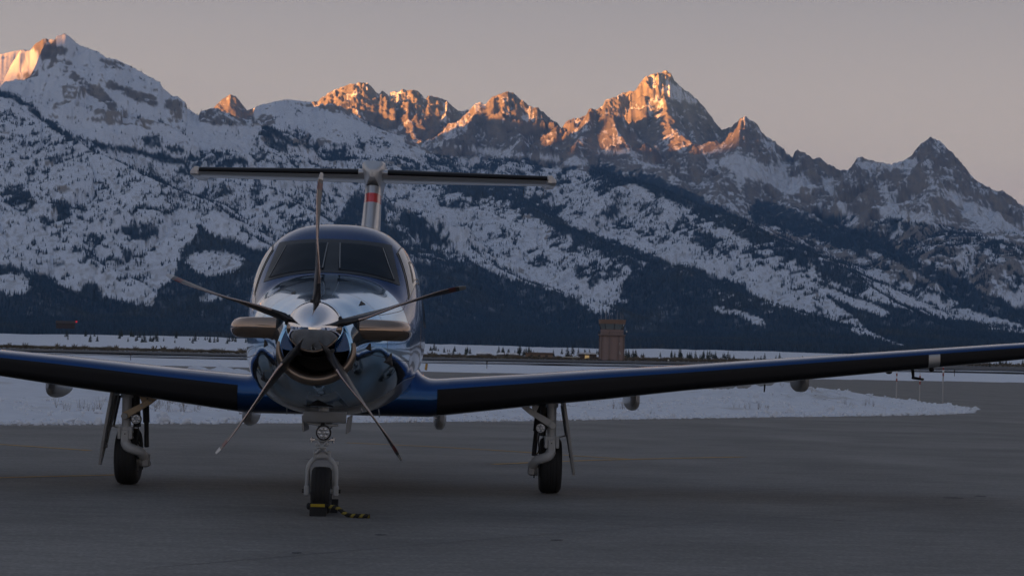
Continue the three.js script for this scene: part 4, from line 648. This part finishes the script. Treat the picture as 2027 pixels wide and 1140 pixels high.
{ // propeller
  const prop = group('propeller', plane, [0, HUB, 0]);
  const prof = [[.002, .555], [.022, .550], [.06, .525], [.102, .47], [.142, .39], [.18, .285], [.21, .17], [.23, .06], [.24, -.04], [.243, -.13], [.21, -.136], [.002, -.136]].map(([r, z]) => new THREE.Vector2(r, z));
  const sp = new THREE.SplineCurve(prof.slice(0, 10)).getPoints(60).concat(prof.slice(10)); const g = new THREE.LatheGeometry(sp.map((p) => new THREE.Vector2(Math.max(.0015, p.x), p.y)), 96); g.rotateX(Math.PI / 2); put('spinner', toCreasedNormals(g, .6), M.chrome, prop);
  const cut = merge([...Array(72)].map((_, k) => { const a = k / 72 * 2 * Math.PI, gg = new THREE.CylinderGeometry(.0042, .0042, .004, 6); gg.translate(0, .2425, 0); gg.rotateZ(a); gg.translate(0, 0, -.105); return gg; })); put('rivet', cut, M.grey, prop).userData.kind = 'stuff';
  const R = 1.335, blade = (() => {
    const st = [], N = 40, n = 26; for (let i = 0; i <= N; i++) {
      const r = mix(.15, R, i / N), u = r / R, c = table([[.11, .078], [.17, .085], [.24, .13], [.34, .185], [.5, .212], [.7, .205], [.85, .178], [.94, .142], [.985, .10], [1, .066]], u), th = table([[.11, .074], [.17, .066], [.24, .046], [.34, .034], [.5, .025], [.7, .018], [.9, .012], [1, .006]], u), ph = -table([[.11, -.62], [.3, -.32], [.55, -.04], [.75, .10], [1, .30]], u), sw = table([[.11, 0], [.5, .012], [.8, -.004], [1, -.045]], u);
      st.push([...Array(n)].map((_, k) => { const t = k / n * 2 * Math.PI, e = Math.cos(t), cx = (e * .5 + (u > .2 ? .12 * (1 - 0) : 0)) * c + sw, ty = Math.sin(t) * th * .5 * (u > .2 ? 1 + .45 * e : 1); return [cx * Math.sin(ph) + ty * Math.cos(ph), r, cx * Math.cos(ph) - ty * Math.sin(ph)]; }));
    }
    const pos = st.flat(2), idx = [], mats = [[], [], [], []]; // body, metal leading edge, red band, silver tip
    for (let i = 0; i < N; i++) { const r = mix(.15, R, (i + .5) / N); for (let k = 0; k < n; k++) { const a = i * n + k, b = i * n + (k + 1) % n, e = Math.cos((k + .5) / n * 2 * Math.PI), m = r > 1.285 ? 3 : r > 1.195 && r < 1.238 ? 2 : r > .40 && e > .84 ? 1 : 0; mats[m].push(a, b, a + n, b, b + n, a + n); } }
    const c0 = pos.length / 3; let tip = [0, 0, 0]; for (let k = 0; k < n; k++) for (let q = 0; q < 3; q++) tip[q] += st[N][k][q] / n; pos.push(...tip); for (let k = 0; k < n; k++) mats[3].push(N * n + k, N * n + (k + 1) % n, c0);
    const gg = geoFrom(pos, mats.flat()); let o = 0; mats.forEach((m, i) => { gg.addGroup(o, m.length, i); o += m.length; }); return gg;
  })();
  const bm = [M.blade, std([.42, .33, .30], .25, 1), std([.12, .02, .018], .4), std([.5, .5, .5], .35, .6)];
  for (let k = 0; k < 5; k++) { const b = put('blade', blade, bm, prop); b.rotation.z = -(.011 + k * 2 * Math.PI / 5); }
  for (let k = 0; k < 5; k++) { const c = put('blade_cuff', new THREE.CylinderGeometry(.044, .05, .03, 20).translate(0, .236, -.01), M.black, prop); c.rotation.z = -(.011 + k * 2 * Math.PI / 5); }
}
for (const sd of [-1, 1]) { // exhaust stacks
  const ex = group('exhaust_stack', plane);
  const path = [[sd * .22, 1.652, -.50], [sd * .36, 1.652, -.52], [sd * .50, 1.652, -.56], [sd * .62, 1.652, -.64], [sd * .69, 1.652, -.76], [sd * .715, 1.652, -.90], [sd * .72, 1.652, -1.02]], cv = new THREE.CatmullRomCurve3(path.map((p) => V(...p)), false, 'centripetal'), rings = [];
  for (let i = 0; i <= 36; i++) { const t = i / 36, p = cv.getPoint(t), d = cv.getTangent(t), s = V(-d.z, 0, d.x).normalize(), r = mix(.098, .092, t); rings.push([...Array(28)].map((_, k) => { const a = k / 28 * 2 * Math.PI; return [p.x + s.x * r * Math.cos(a), p.y + r * Math.sin(a) * .97, p.z + s.z * r * Math.cos(a)]; })); }
  put('pipe', loft(rings), M.steel, ex);
  const e = rings[36], inner = loft([e, e.map(([x, y, z]) => [mix(x, sd * .72, .06), mix(y, 1.652, .06), z]), e.map(([x, y, z]) => [mix(x, sd * .72, .06), mix(y, 1.652, .06), z + .05])]); put('outlet', inner, M.black, ex);
  const gk = rings[8].map((p, k) => p); const c = [sd * .345, 1.645, -.52]; put('gasket', new THREE.TorusGeometry(.106, .018, 10, 40).rotateY(Math.PI / 2).scale(1, 1.05, 1).translate(...c), M.black, ex);
}
// ---- wings
const foil = (n = 30) => { const p = []; for (let k = 0; k < n; k++) { const x = .5 - .5 * Math.cos(k / (n - 1) * Math.PI); p.push([x, 1]); } return p; };
const yt0 = (x) => 5 * (.2969 * Math.sqrt(x) - .126 * x - .3516 * x * x + .2843 * x ** 3 - .1036 * x ** 4);
const yt = (x0) => { const x = x0 ** .72; return .5 * Math.max(0, 10 * (.2969 * Math.sqrt(x) - .126 * x - .3516 * x * x + .2843 * x ** 3 - .1036 * x ** 4)) ** .8; }; // half thickness per unit thickness
const WS = (s) => { // span station: leading edge z, its height, chord, thickness
  const base = .995 + .102 * (s - 1);
  return { le: table([[0, -3.62], [.8, -3.66], [1.05, -3.72], [8.2, -4.28]], s), y: s < .95 ? .992 : base, c: table([[0, 2.5], [.8, 2.46], [1.1, 2.36], [8.2, 1.12]], s), t: table([[0, .40], [.9, .40], [1.1, .392], [2, .345], [2.8, .325], [3.6, .275], [4.4, .262], [7.3, .182], [8.2, .14]], s) };
};
const fillet = (s, x) => .50 * Math.exp(-(((s - .62) / .17) ** 2)) * (.25 + .75 * Math.sin(Math.PI * Math.min(1, .12 + x))) ;
function wingRing(s, sd, n = 34, lift = 0) {
  const w = WS(s), up = [], dn = [], cam = .012, wl = s > 7.75 ? (s - 7.75) * 1.5 : 0;
  for (let k = 0; k <= n; k++) { const x = .5 - .5 * Math.cos(k / n * Math.PI), h = yt(x) * w.t * 1.0, mid = w.y + wl + w.c * (cam * 4 * x * (1 - x) - .006 * x); const f = s < 1.15 ? fillet(s, x) * Math.min(1, x * 14) : 0; up.push([sd * s, mid + h + f + lift, w.le - w.c * x + (x < .02 ? lift : 0)]); if (k > 0 && k < n) dn.unshift([sd * s, mid - h - lift - (s < 1 ? 0 : 0), w.le - w.c * x + (x < .02 ? lift : 0)]); }
  return [...up, ...dn];
}
for (const sd of [-1, 1]) {
  const wing = group('wing', plane), ss = []; for (let s = 0; s < .6; s += .2) ss.push(s); for (let s = .6; s < 1.15; s += .025) ss.push(s); for (let s = 1.15; s < 8.15; s += .25) ss.push(s); ss.push(8.14);
  const rings = ss.map((s) => wingRing(s, sd)); const a = rings[rings.length - 1], cx = [0, 1, 2].map((q) => a.reduce((t, p) => t + p[q], 0) / a.length); rings.push(a.map((p) => p.map((v, q) => mix(v, cx[q], q === 0 ? 0 : .97)).map((v, q) => q === 0 ? v + sd * .02 : v)));
  put('panel', loft(rings), M.blue, wing);
  // black de-icing boot wrapped round the leading edge
  const bs = []; for (let s = 1.035; s <= 8.0; s += .24) bs.push(s); const bp = [], bi = [], NB = 22;
  for (const s of bs) { const w = WS(s), wl = s > 7.75 ? (s - 7.75) * 1.5 : 0; for (let k = 0; k <= NB; k++) { const u = k / NB * 2 - 1, x = u < 0 ? .0055 * u * u : .05 * u * u, h = yt(x) * w.t, mid = w.y + wl + w.c * .012 * 4 * x * (1 - x), m = Math.max(.12, Math.sqrt(x / .08)); const e = .0028; bp.push(sd * s, mid + (u < 0 ? h + e : -h - e), w.le - w.c * x + e * Math.max(0, 1 - m)); } }
  for (let i = 0; i + 1 < bs.length; i++) for (let k = 0; k < NB; k++) { const a0 = i * (NB + 1) + k, b0 = a0 + NB + 1; bi.push(a0, b0, a0 + 1, b0, b0 + 1, a0 + 1); } put('deice_boot', geoFrom(bp, bi), M.boot, wing);
  // flap track fairings
  for (const [s, wd, y, len, sq] of [[1.06, .15, .715, 1.0, 0], [3.22, .145, .98, .95, 0], [5.10, .15, 1.235, .62, 1]]) {
    const r = []; const zc = -5.55; for (let i = 0; i <= 26; i++) { const t = i / 26, z = zc + .62 - len * 1.35 * t, k = i === 0 || i === 26 ? .004 : Math.max(.02, Math.sin(Math.PI * (.02 + .96 * t ** .7)) ** .45), top = y + .20; r.push([...Array(24)].map((_, j) => { const aa = j / 24 * 2 * Math.PI, n = sq ? 3.4 : 2.3, c = Math.cos(aa), q = Math.sin(aa); return [sd * s + wd / 2 * k * Math.sign(c) * Math.abs(c) ** (2 / n), top - .165 + (q < 0 ? .125 * k : .22) * Math.sign(q) * Math.abs(q) ** (2 / 2.4), z]; })); }
    put('flap_fairing', loft(r), sq ? std([.42, .42, .42], .45, .3) : M.silver, wing);
  }
  if (sd > 0) {
    const w = WS(6.34), p = [], ix = []; for (let i = 0; i <= 4; i++) for (let k = 0; k <= 14; k++) { const s = 6.275 + .125 * i / 4, W = WS(s), u = k / 14 * 2 - 1, x = u < 0 ? .0035 * u * u : .03 * u * u, h = yt(x) * W.t; p.push(sd * s, W.y + (u < 0 ? h + .006 : -h - .006) + .001, W.le - W.c * x + .007 * (1 - Math.abs(u))); } for (let i = 0; i < 4; i++) for (let k = 0; k < 14; k++) { const a0 = i * 15 + k, b0 = a0 + 15; ix.push(a0, b0, a0 + 1, b0, b0 + 1, a0 + 1); } put('leading_edge_plate', geoFrom(p, ix), std([.36, .37, .38], .38, .8), wing);
    put('sensor', new THREE.SphereGeometry(.028, 14, 10).translate(6.36, 1.43, -4.35), M.black, wing); put('sensor', new THREE.SphereGeometry(.032, 14, 10).scale(1.2, .8, 1.4).translate(5.92, 1.395, -4.45), M.black, wing);
    put('pitot_probe', merge([rod([6.19, 1.44, -4.5], [6.2, 1.335, -4.5], .02, .014, 10), rod([6.2, 1.335, -4.52], [6.232, 1.322, -4.2], .016, .013, 10), new THREE.SphereGeometry(.017, 10, 8).translate(6.2, 1.335, -4.5)]), M.black, wing);
    put('vent_mast', rod([4.66, 1.22, -5.0], [4.66, 1.14, -5.03], .01, .008, 8), M.black, wing); put('stall_vane', rod([4.95, 1.51, -4.3], [4.95, 1.545, -4.3], .006, .004, 6), M.alu, wing);
  }
  put('drain', merge([box(.03, .012, .03, sd * 1.02, .80, -3.95, .004), box(.02, .01, .02, sd * 1.9, .93, -4.2, .003), box(.03, .012, .03, sd * 1.62, .895, -4.25, .003)]), M.alu, wing);
}
{ // fin, bullet fairing and tailplane
  const fin = group('tail_fin', plane); const fr = (y, off = 0) => { const t = (y - 2.3) / 1.55, le = mix(-8.7, -10.95, smooth(-.15, 1, t) * .35 + t * .65), te = mix(-12.3, -12.75, t), c = le - te, th = mix(.32, .23, t) / 2, r = []; for (let k = 0; k <= 24; k++) { const x = .5 - .5 * Math.cos(k / 24 * Math.PI); r.push([yt0(x) * 2 * th + off, y, le - c * x + (x < .02 ? off : 0)]); } for (let k = 23; k > 0; k--) { const x = .5 - .5 * Math.cos(k / 24 * Math.PI); r.push([-yt0(x) * 2 * th - off, y, le - c * x + (x < .02 ? off : 0)]); } return r; };
  put('fin', loft([2.2, 2.5, 2.8, 3.1, 3.4, 3.602].map((y) => fr(y))), M.silver, fin); put('fin', loft([3.742, 3.8, 3.86].map((y) => fr(y))), M.silver, fin); put('band', loft([3.602, 3.67, 3.742].map((y) => fr(y))), M.red, fin);
  // faceted fairing where fin and tailplane meet
  const B = (z, w0, w1, y0, y1, ym) => [[-w0, y0, z], [-w1, ym, z], [-w1 * .98, y1 - .03, z], [-w1 * .8, y1, z], [0, y1 + .012, z], [w1 * .8, y1, z], [w1 * .98, y1 - .03, z], [w1, ym, z], [w0, y0, z], [0, y0 - .01, z]].reverse();
  const bl = loft([B(-10.925, .002, .002, 4.028, 4.034, 4.03), B(-10.93, .03, .04, 3.98, 4.07, 4.03), B(-10.98, .06, .10, 3.93, 4.12, 4.06), B(-11.12, .09, .15, 3.86, 4.215, 4.09), B(-11.4, .105, .168, 3.80, 4.24, 4.11), B(-12.2, .105, .168, 3.80, 4.245, 4.11), B(-12.9, .08, .11, 3.84, 4.19, 4.08), B(-13.25, .01, .015, 3.98, 4.06, 4.03)]); put('bullet_fairing', toCreasedNormals(bl, .5), M.silver, fin);
  const tp = group('tailplane', plane), ring = (s, e = 0) => { const a = Math.abs(s), le = mix(-11.12, -11.38, a / 2.6), c = mix(1.5, 1.02, a / 2.6), th = mix(.165, .12, a / 2.6), y = 4.052, r = []; for (let k = 0; k <= 26; k++) { const x = .5 - .5 * Math.cos(k / 26 * Math.PI); r.push([s, y + yt0(x) * th, le - c * x]); } for (let k = 25; k > 0; k--) { const x = .5 - .5 * Math.cos(k / 26 * Math.PI); r.push([s, y - yt0(x) * th - .012 * x, le - c * x]); } return r; };
  for (const sd of [-1, 1]) {
    put('stabilizer', loft([.1, .5, 1, 1.5, 2, 2.52].map((s) => ring(sd * s))), M.silver, tp);
    const p = [], ix = [], st = [.21, .8, 1.4, 2, 2.5]; for (const s of st) { const le = mix(-11.12, -11.38, s / 2.6), c = mix(1.5, 1.02, s / 2.6), th = mix(.165, .12, s / 2.6); for (let k = 0; k <= 18; k++) { const u = k / 18 * 2 - 1, x = u < 0 ? .09 * u * u : .012 * u * u; p.push(sd * s, 4.052 + (u < 0 ? yt0(x) * th + .003 : -yt0(x) * th - .003), le - c * x + .003 * (1 - Math.abs(u))); } } for (let i = 0; i + 1 < st.length; i++) for (let k = 0; k < 18; k++) { const a0 = i * 19 + k, b0 = a0 + 19; ix.push(a0, b0, a0 + 1, b0, b0 + 1, a0 + 1); } put('deice_boot', geoFrom(p, ix), M.boot, tp);
    // horn at the tip, cut off at an angle
    const T = (s, y0, y1, z0, z1) => [[s, y0 + .012, z0], [s, y1 - .012, z0], [s, y1, z0 - .03], [s, y1, z1 + .03], [s, y1 - .012, z1], [s, y0 + .012, z1], [s, y0, z1 + .03], [s, y0, z0 - .03]];
    put('tip', toCreasedNormals(loft([T(sd * 2.46, 4.028, 4.075, -11.44, -12.38), T(sd * 2.515, 3.985, 4.105, -11.38, -12.42), T(sd * 2.56, 3.985, 4.11, -11.38, -12.42), T(sd * 2.635, 3.995, 4.045, -11.46, -12.38), T(sd * 2.64, 4.01, 4.02, -11.6, -12.3)]), .6), M.silver, tp);
    put('static_wick', merge([rod([sd * 2.2, 3.99, -12.4], [sd * 2.2, 3.90, -12.62], .004, .003, 5), rod([sd * 2.5, 3.99, -12.42], [sd * 2.5, 3.88, -12.62], .004, .003, 5)]), M.black, tp);
  }
}
// ---- undercarriage
function wheel(parent, x, y, z, r, w, rim = M.white) {
  const prof = [[r * .52, -.46], [r * .66, -.5], [r * .86, -.5], [r * .955, -.42], [r * .99, -.30], [r * .99, -.235], [r * .975, -.225], [r * .975, -.205], [r * .995, -.195], [r, -.075], [r * .982, -.065], [r * .982, -.045], [r, -.035], [r, .035], [r * .982, .045], [r * .982, .065], [r, .075], [r * .995, .195], [r * .975, .205], [r * .975, .225], [r * .99, .235], [r * .99, .30], [r * .955, .42], [r * .86, .5], [r * .66, .5], [r * .52, .46]].map(([a, b]) => new THREE.Vector2(a, b * w));
  const g = new THREE.LatheGeometry(prof, 64); g.rotateZ(Math.PI / 2); g.translate(x, y, z); put('tyre', g, M.rubber, parent);
  const h = new THREE.LatheGeometry([[.01, -.3], [r * .2, -.34], [r * .26, -.24], [r * .44, -.26], [r * .52, -.42], [r * .56, -.44], [r * .56, .44], [r * .52, .42], [r * .44, .26], [r * .26, .24], [r * .2, .34], [.01, .3]].map(([a, b]) => new THREE.Vector2(a, b * w)), 40); h.rotateZ(Math.PI / 2); h.translate(x, y, z); put('rim', toCreasedNormals(h, .5), rim, parent);
}
function lamp(parent, x, y, z, r) {
  const bez = new THREE.TorusGeometry(r, r * .16, 12, 40).translate(x, y, z), can = new THREE.SphereGeometry(r * 1.02, 24, 12, 0, Math.PI * 2, 0, Math.PI / 2).scale(1, .8, 1).rotateX(-Math.PI / 2).translate(x, y, z - .005);
  const l = put('landing_light', merge([bez, can]), M.black, parent); return l;
}
function lens(parent, x, y, z, r) { const d = new THREE.CylinderGeometry(r * .93, r * .93, .012, 40).rotateX(Math.PI / 2).translate(x, y, z), cross = [...Array(6)].map((_, k) => box(r * .09, r * 1.7, .006, 0, 0, 0, .002).rotateZ(k * Math.PI / 6).translate(x, y, z + .008)), cells = [...Array(7)].map((_, k) => new THREE.SphereGeometry(r * .26, 14, 8).scale(1, 1, .35).translate(x + (k ? Math.cos(k * 1.047) * r * .58 : 0), y + (k ? Math.sin(k * 1.047) * r * .58 : 0), z + .006)); put('light_lens', merge([d, ...cells]), M.lens, parent); put('light_grid', merge(cross.slice(0, 3)), M.grey, parent); }
{
  const g = group('nose_gear', plane), X = .03, Z = -1.05; wheel(g, X, .212, Z, .212, .172);
  const arch = []; for (const [x, y] of [[-.128, .205], [-.128, .33], [-.122, .42], [-.09, .475], [-.05, .505], [0, .512], [.05, .505], [.09, .475], [.122, .42], [.128, .33], [.128, .205]]) arch.push([X + x, y, Z]);
  const cv = new THREE.CatmullRomCurve3(arch.map((p) => V(...p)), false, 'centripetal'), rings = []; for (let i = 0; i <= 60; i++) { const t = i / 60, p = cv.getPoint(t), d = cv.getTangent(t), nx = -d.y, ny = d.x; rings.push([...Array(12)].map((_, k) => { const a = k / 12 * 2 * Math.PI, c = Math.cos(a), s = Math.sin(a), e = .021 * Math.sign(c) * Math.abs(c) ** .6, z = .04 * Math.sign(s) * Math.abs(s) ** .6; return [p.x + nx * e, p.y + ny * e, p.z + z]; })); } put('fork', loft(rings), M.white, g);
  put('axle', merge([rod([X - .155, .205, Z], [X + .155, .205, Z], .022, .022, 16), box(.05, .09, .085, X - .13, .21, Z, .012), box(.05, .09, .085, X + .13, .21, Z, .012)]), M.white, g); put('axle_nut', merge([rod([X - .172, .205, Z], [X - .15, .205, Z], .02, .02, 6), rod([X + .15, .205, Z], [X + .172, .205, Z], .02, .02, 6)]), M.black, g);
  put('collar', merge([box(.11, .07, .1, X, .53, Z, .02), rod([X - .07, .545, Z + .03], [X + .07, .545, Z + .03], .016, .016, 10), box(.03, .08, .05, X - .065, .535, Z + .02, .008), box(.03, .08, .05, X + .065, .535, Z + .02, .008), box(.04, .03, .05, X + .13, .46, Z, .006)]), M.white, g);
  put('strut', merge([rod([X, .53, Z], [X, .70, Z], .03, .03, 20), rod([X, .66, Z], [X, .95, Z - .02], .045, .05, 20)]), M.white, g);
  put('torque_link', merge([rod([X - .05, .66, Z + .05], [X + .01, .60, Z + .11], .012, .012, 8), rod([X + .05, .66, Z + .05], [X - .01, .60, Z + .11], .012, .012, 8), rod([X - .055, .545, Z + .05], [X + .012, .60, Z + .11], .012, .012, 8), rod([X + .05, .545, Z + .05], [X - .012, .60, Z + .11], .012, .012, 8), box(.13, .03, .03, X, .66, Z + .05, .008), box(.12, .03, .03, X, .625, Z + .06, .008), rod([X - .04, .60, Z + .11], [X + .04, .60, Z + .11], .011, .011, 8)]), M.white, g);
  put('steering_arm', merge([box(.05, .025, .03, X - .085, .668, Z + .05, .006), box(.05, .025, .03, X + .085, .668, Z + .05, .006), rod([X - .1, .64, Z + .04], [X - .1, .69, Z + .04], .014, .014, 8), rod([X + .1, .64, Z + .04], [X + .1, .69, Z + .04], .014, .014, 8)]), M.alu, g);
  lamp(g, X + .012, .732, Z + .10, .06); lens(g, X + .012, .732, Z + .105, .06); put('light_bracket', merge([box(.03, .05, .06, X, .80, Z + .05, .006), tube([[X + .06, .76, Z + .08], [X + .085, .79, Z + .07], [X + .075, .82, Z + .05]], .006, 12, 6)]), M.black, g);
  put('door_rod', merge([rod([X - .13, .813, Z + .07], [X - .02, .80, Z + .08], .012, .012, 8), rod([X + .14, .80, Z + .07], [X + .02, .797, Z + .08], .012, .012, 8)]), M.white, g);
  put('yoke', merge([rod([X - .09, .88, Z], [X - .03, .80, Z + .02], .03, .02, 8), rod([X + .12, .88, Z], [X + .04, .80, Z + .02], .03, .02, 8), rod([X - .06, .84, Z - .02], [X + .08, .84, Z - .02], .045, .045, 12)]), M.grey, g);
  put('bay_plate', toCreasedNormals(box(.385, .105, .05, X + .02, .872, Z + .10, .012), .7), std([.19, .195, .20], .5, .3), g);
  put('bay_door', box(.018, .15, .62, X - .175, .81, Z - .22, .006, [0, 0, .05]), M.grey, g); put('bay_door', box(.018, .15, .62, X + .222, .80, Z - .22, .006, [0, 0, -.10]), M.grey, g);
}
for (const sd of [-1, 1]) {
  const g = group('main_gear', plane), L = (x) => sd * x, Z = -4.3; wheel(g, L(2.268), .302, -4.55, .302, .232, M.white);
  put('strut', merge([rod([L(2.262), .56, Z], [L(2.262), 1.12, Z], .048, .052, 24), rod([L(2.262), .93, Z], [L(2.262), .97, Z], .066, .066, 24), box(.11, .05, .1, L(2.262), .60, Z, .015)]), M.white, g);
  put('knuckle', merge([box(.035, .13, .12, L(2.205), .56, Z + .01, .01), box(.035, .13, .12, L(2.325), .56, Z + .01, .01), box(.085, .15, .11, L(2.264), .515, Z + .02, .016)]), M.white, g); put('knuckle_pin', merge([rod([L(2.18), .545, Z + .02], [L(2.35), .545, Z + .02], .022, .022, 12), box(.012, .012, .01, L(2.262), .55, Z + .08, .003)]), M.black, g);
  const arm = [[L(2.265), .47, Z + .02], [L(2.235), .415, Z + .035], [L(2.17), .385, Z + .03], [L(2.105), .36, Z + .0], [L(2.075), .31, Z - .06], [L(2.068), .255, Z - .15], [L(2.068), .23, Z - .25]], cv = new THREE.CatmullRomCurve3(arm.map((p) => V(...p)), false, 'centripetal'); const rg = []; for (let i = 0; i <= 30; i++) { const t = i / 30, p = cv.getPoint(t), fr = cv.getTangent(t), u = V(0, 1, 0).cross(fr).normalize(), v = fr.clone().cross(u), r = mix(.055, .045, t); rg.push([...Array(16)].map((_, k) => { const a = k / 16 * 6.2832; return [p.x + (u.x * Math.cos(a) + v.x * Math.sin(a)) * r, p.y + (u.y * Math.cos(a) + v.y * Math.sin(a)) * r, p.z + (u.z * Math.cos(a) + v.z * Math.sin(a)) * r]; })); } put('trailing_arm', loft(rg), M.white, g);
  put('brake', merge([rod([L(2.05), .265, -4.45], [L(2.13), .265, -4.45], .075, .075, 20), box(.07, .14, .08, L(2.06), .27, -4.38, .015), rod([L(2.04), .3, -4.55], [L(2.3), .3, -4.55], .03, .03, 16)]), M.grey, g);
  put('brake_line', merge([tube([[L(2.13), .66, Z + .06], [L(2.12), .56, Z + .07], [L(2.13), .48, Z + .05], [L(2.10), .40, Z - .02]], .007, 20, 6), tube([[L(2.19), .80, Z + .05], [L(2.175), .7, Z + .07], [L(2.17), .58, Z + .06]], .006, 16, 6), rod([L(2.09), .22, -4.38], [L(2.09), .17, -4.38], .008, .008, 6)]), M.black, g);
  // folding side brace
  const plate = (pts, d, z) => { const s = new THREE.Shape(pts.map(([x, y]) => new THREE.Vector2(L(x), y))); const e = new THREE.ExtrudeGeometry(s, { depth: d, bevelEnabled: true, bevelSize: .006, bevelThickness: .006, bevelSegments: 2 }); e.translate(0, 0, z); return e; };
  const br = sd > 0 ? M.white : M.tan;
  put('side_brace', merge([plate([[2.265, .705], [2.295, .73], [2.28, .775], [2.10, .87], [2.0, .935], [1.93, 1.0], [1.84, 1.0], [1.90, .955], [2.02, .86], [2.13, .79]], .045, Z + .06), plate([[2.06, .86], [2.09, .89], [2.13, .98], [2.10, 1.0], [2.05, .93]], .03, Z + .05)]), br, g);
  put('brace_bolt', merge([rod([L(2.265), .74, Z + .1], [L(2.265), .74, Z + .135], .034, .034, 20), rod([L(2.09), .855, Z + .1], [L(2.09), .855, Z + .122], .014, .014, 10), rod([L(2.0), .905, Z + .1], [L(2.0), .905, Z + .122], .012, .012, 10)]), sd > 0 ? M.white : M.grey, g);
  lamp(g, L(2.138), .71, Z + .13, .05); lens(g, L(2.138), .71, Z + .135, .05); put('light_bracket', merge([box(.06, .03, .04, L(2.185), .71, Z + .08, .006), rod([L(2.135), .76, Z + .11], [L(2.15), .79, Z + .09], .008, .008, 6)]), M.black, g);
  put('actuator', merge([rod([L(2.16), 1.02, -4.85], [L(2.12), .66, -4.75], .04, .036, 16), rod([L(2.12), .66, -4.75], [L(2.095), .40, -4.66], .026, .026, 16)]), std([.06, .06, .062], .45, .3), g);
  put('shock_cover', merge([rod([L(2.20), .985, Z - .12], [L(2.17), .62, Z - .16], .05, .04, 16)]), std([.05, .05, .052], .5), g);
  // hinged door outboard of the leg
  const door = new THREE.Shape([[-4.18, .99], [-4.62, .99], [-4.57, .72], [-4.46, .52], [-4.42, .40], [-4.35, .22], [-4.31, .22], [-4.22, .48], [-4.19, .7]].map(([z, y]) => new THREE.Vector2(z, y))), de = new THREE.ExtrudeGeometry(door, { depth: .02, bevelEnabled: true, bevelSize: .006, bevelThickness: .006, bevelSegments: 2 }); de.rotateY(-Math.PI / 2); { const q = de.attributes.position; for (let i = 0; i < q.count; i++) { const x = q.getX(i), y = q.getY(i); q.setX(i, sd * (2.395 + (.99 - y) * .165) + x); } de.computeVertexNormals(); }
  const d = put('gear_door', de, std([.30, .30, .30], .5, .2), g); put('door_stiffener', merge([rod([L(2.378), .95, -4.3], [L(2.46), .45, -4.3], .012, .012, 6), rod([L(2.378), .95, -4.55], [L(2.43), .62, -4.5], .012, .012, 6), box(.03, .05, .04, L(2.47), .42, -4.3, .006)]), std([.10, .10, .10], .6), d); put('tie_rod', rod([L(2.30), .605, Z + .04], [L(2.452), .64, Z - .02], .009, .009, 8), M.grey, g);
}
// ---- chocks at the nose wheel, tied with a striped rope
{
  const [cx, , cz] = plane.localToWorld(V(.03, 0, -.80)).toArray(); plane.updateMatrixWorld(true); const w0 = plane.localToWorld(V(.03, 0, -.79));
  const ch = group('wheel_chock', scene, [w0.x, 0, w0.z], plane.rotation.y); tag(ch, 'black rubber wheel chock with yellow stripe and striped rope at the nose wheel', 'chock');
  const wedge = (z, dir, w, ox) => { const s = new THREE.Shape(); s.moveTo(0, 0); s.lineTo(dir * .13, 0); s.lineTo(dir * .04, .10); s.lineTo(-dir * .005, .105); s.closePath(); const e = new THREE.ExtrudeGeometry(s, { depth: w, bevelEnabled: true, bevelSize: .006, bevelThickness: .006, bevelSegments: 2 }); e.rotateY(Math.PI / 2); e.translate(ox - w / 2, .007, z); return e; };
  put('block', wedge(0, 1, .135, -.01), M.rubber, ch); put('block', wedge(-.54, -1, .15, .06), M.rubber, ch);
  put('stripe', box(.125, .026, .006, -.012, .096, .012, .002), std([.36, .26, .012], .7), ch);
  put('knot', merge([new THREE.SphereGeometry(.026, 12, 8).scale(.8, 1.2, 1).translate(-.095, .085, -.04), new THREE.SphereGeometry(.022, 12, 8).translate(.085, .088, -.03), rod([-.1, .086, -.04], [.09, .088, -.03], .012, .012, 8)]), M.rubber, ch);
  const cv = new THREE.CatmullRomCurve3([V(.075, .086, -.03), V(.13, .085, .0), V(.17, .078, .03), V(.215, .045, .06), V(.27, .022, .085), V(.34, .02, .10), V(.41, .02, .11), V(.455, .02, .115)], false, 'centripetal');
  const fr = cv.computeFrenetFrames(120), mats = [[], []], pos = [], N = 120, n = 14; for (let i = 0; i <= N; i++) { const p = cv.getPointAt(i / N); for (let k = 0; k < n; k++) { const a = k / n * 6.2832, r = .0185 * (1 + .1 * Math.cos(3 * (a - i * .16))); pos.push(p.x + (fr.normals[i].x * Math.cos(a) + fr.binormals[i].x * Math.sin(a)) * r, p.y + (fr.normals[i].y * Math.cos(a) + fr.binormals[i].y * Math.sin(a)) * r, p.z + (fr.normals[i].z * Math.cos(a) + fr.binormals[i].z * Math.sin(a)) * r); } }
  for (let i = 0; i < N; i++) for (let k = 0; k < n; k++) { const a = i * n + k, b = i * n + (k + 1) % n, s = ((k / n + i / 22) % 1 + 1) % 1; mats[s < .38 ? 1 : 0].push(a, b, a + n, b, b + n, a + n); } const gg = geoFrom(pos, mats.flat()); gg.addGroup(0, mats[0].length, 0); gg.addGroup(mats[0].length, mats[1].length, 1); put('rope', gg, [std([.014, .014, .013], .9), std([.24, .19, .035], .85)], ch);
}
renderer.render(scene, camera);
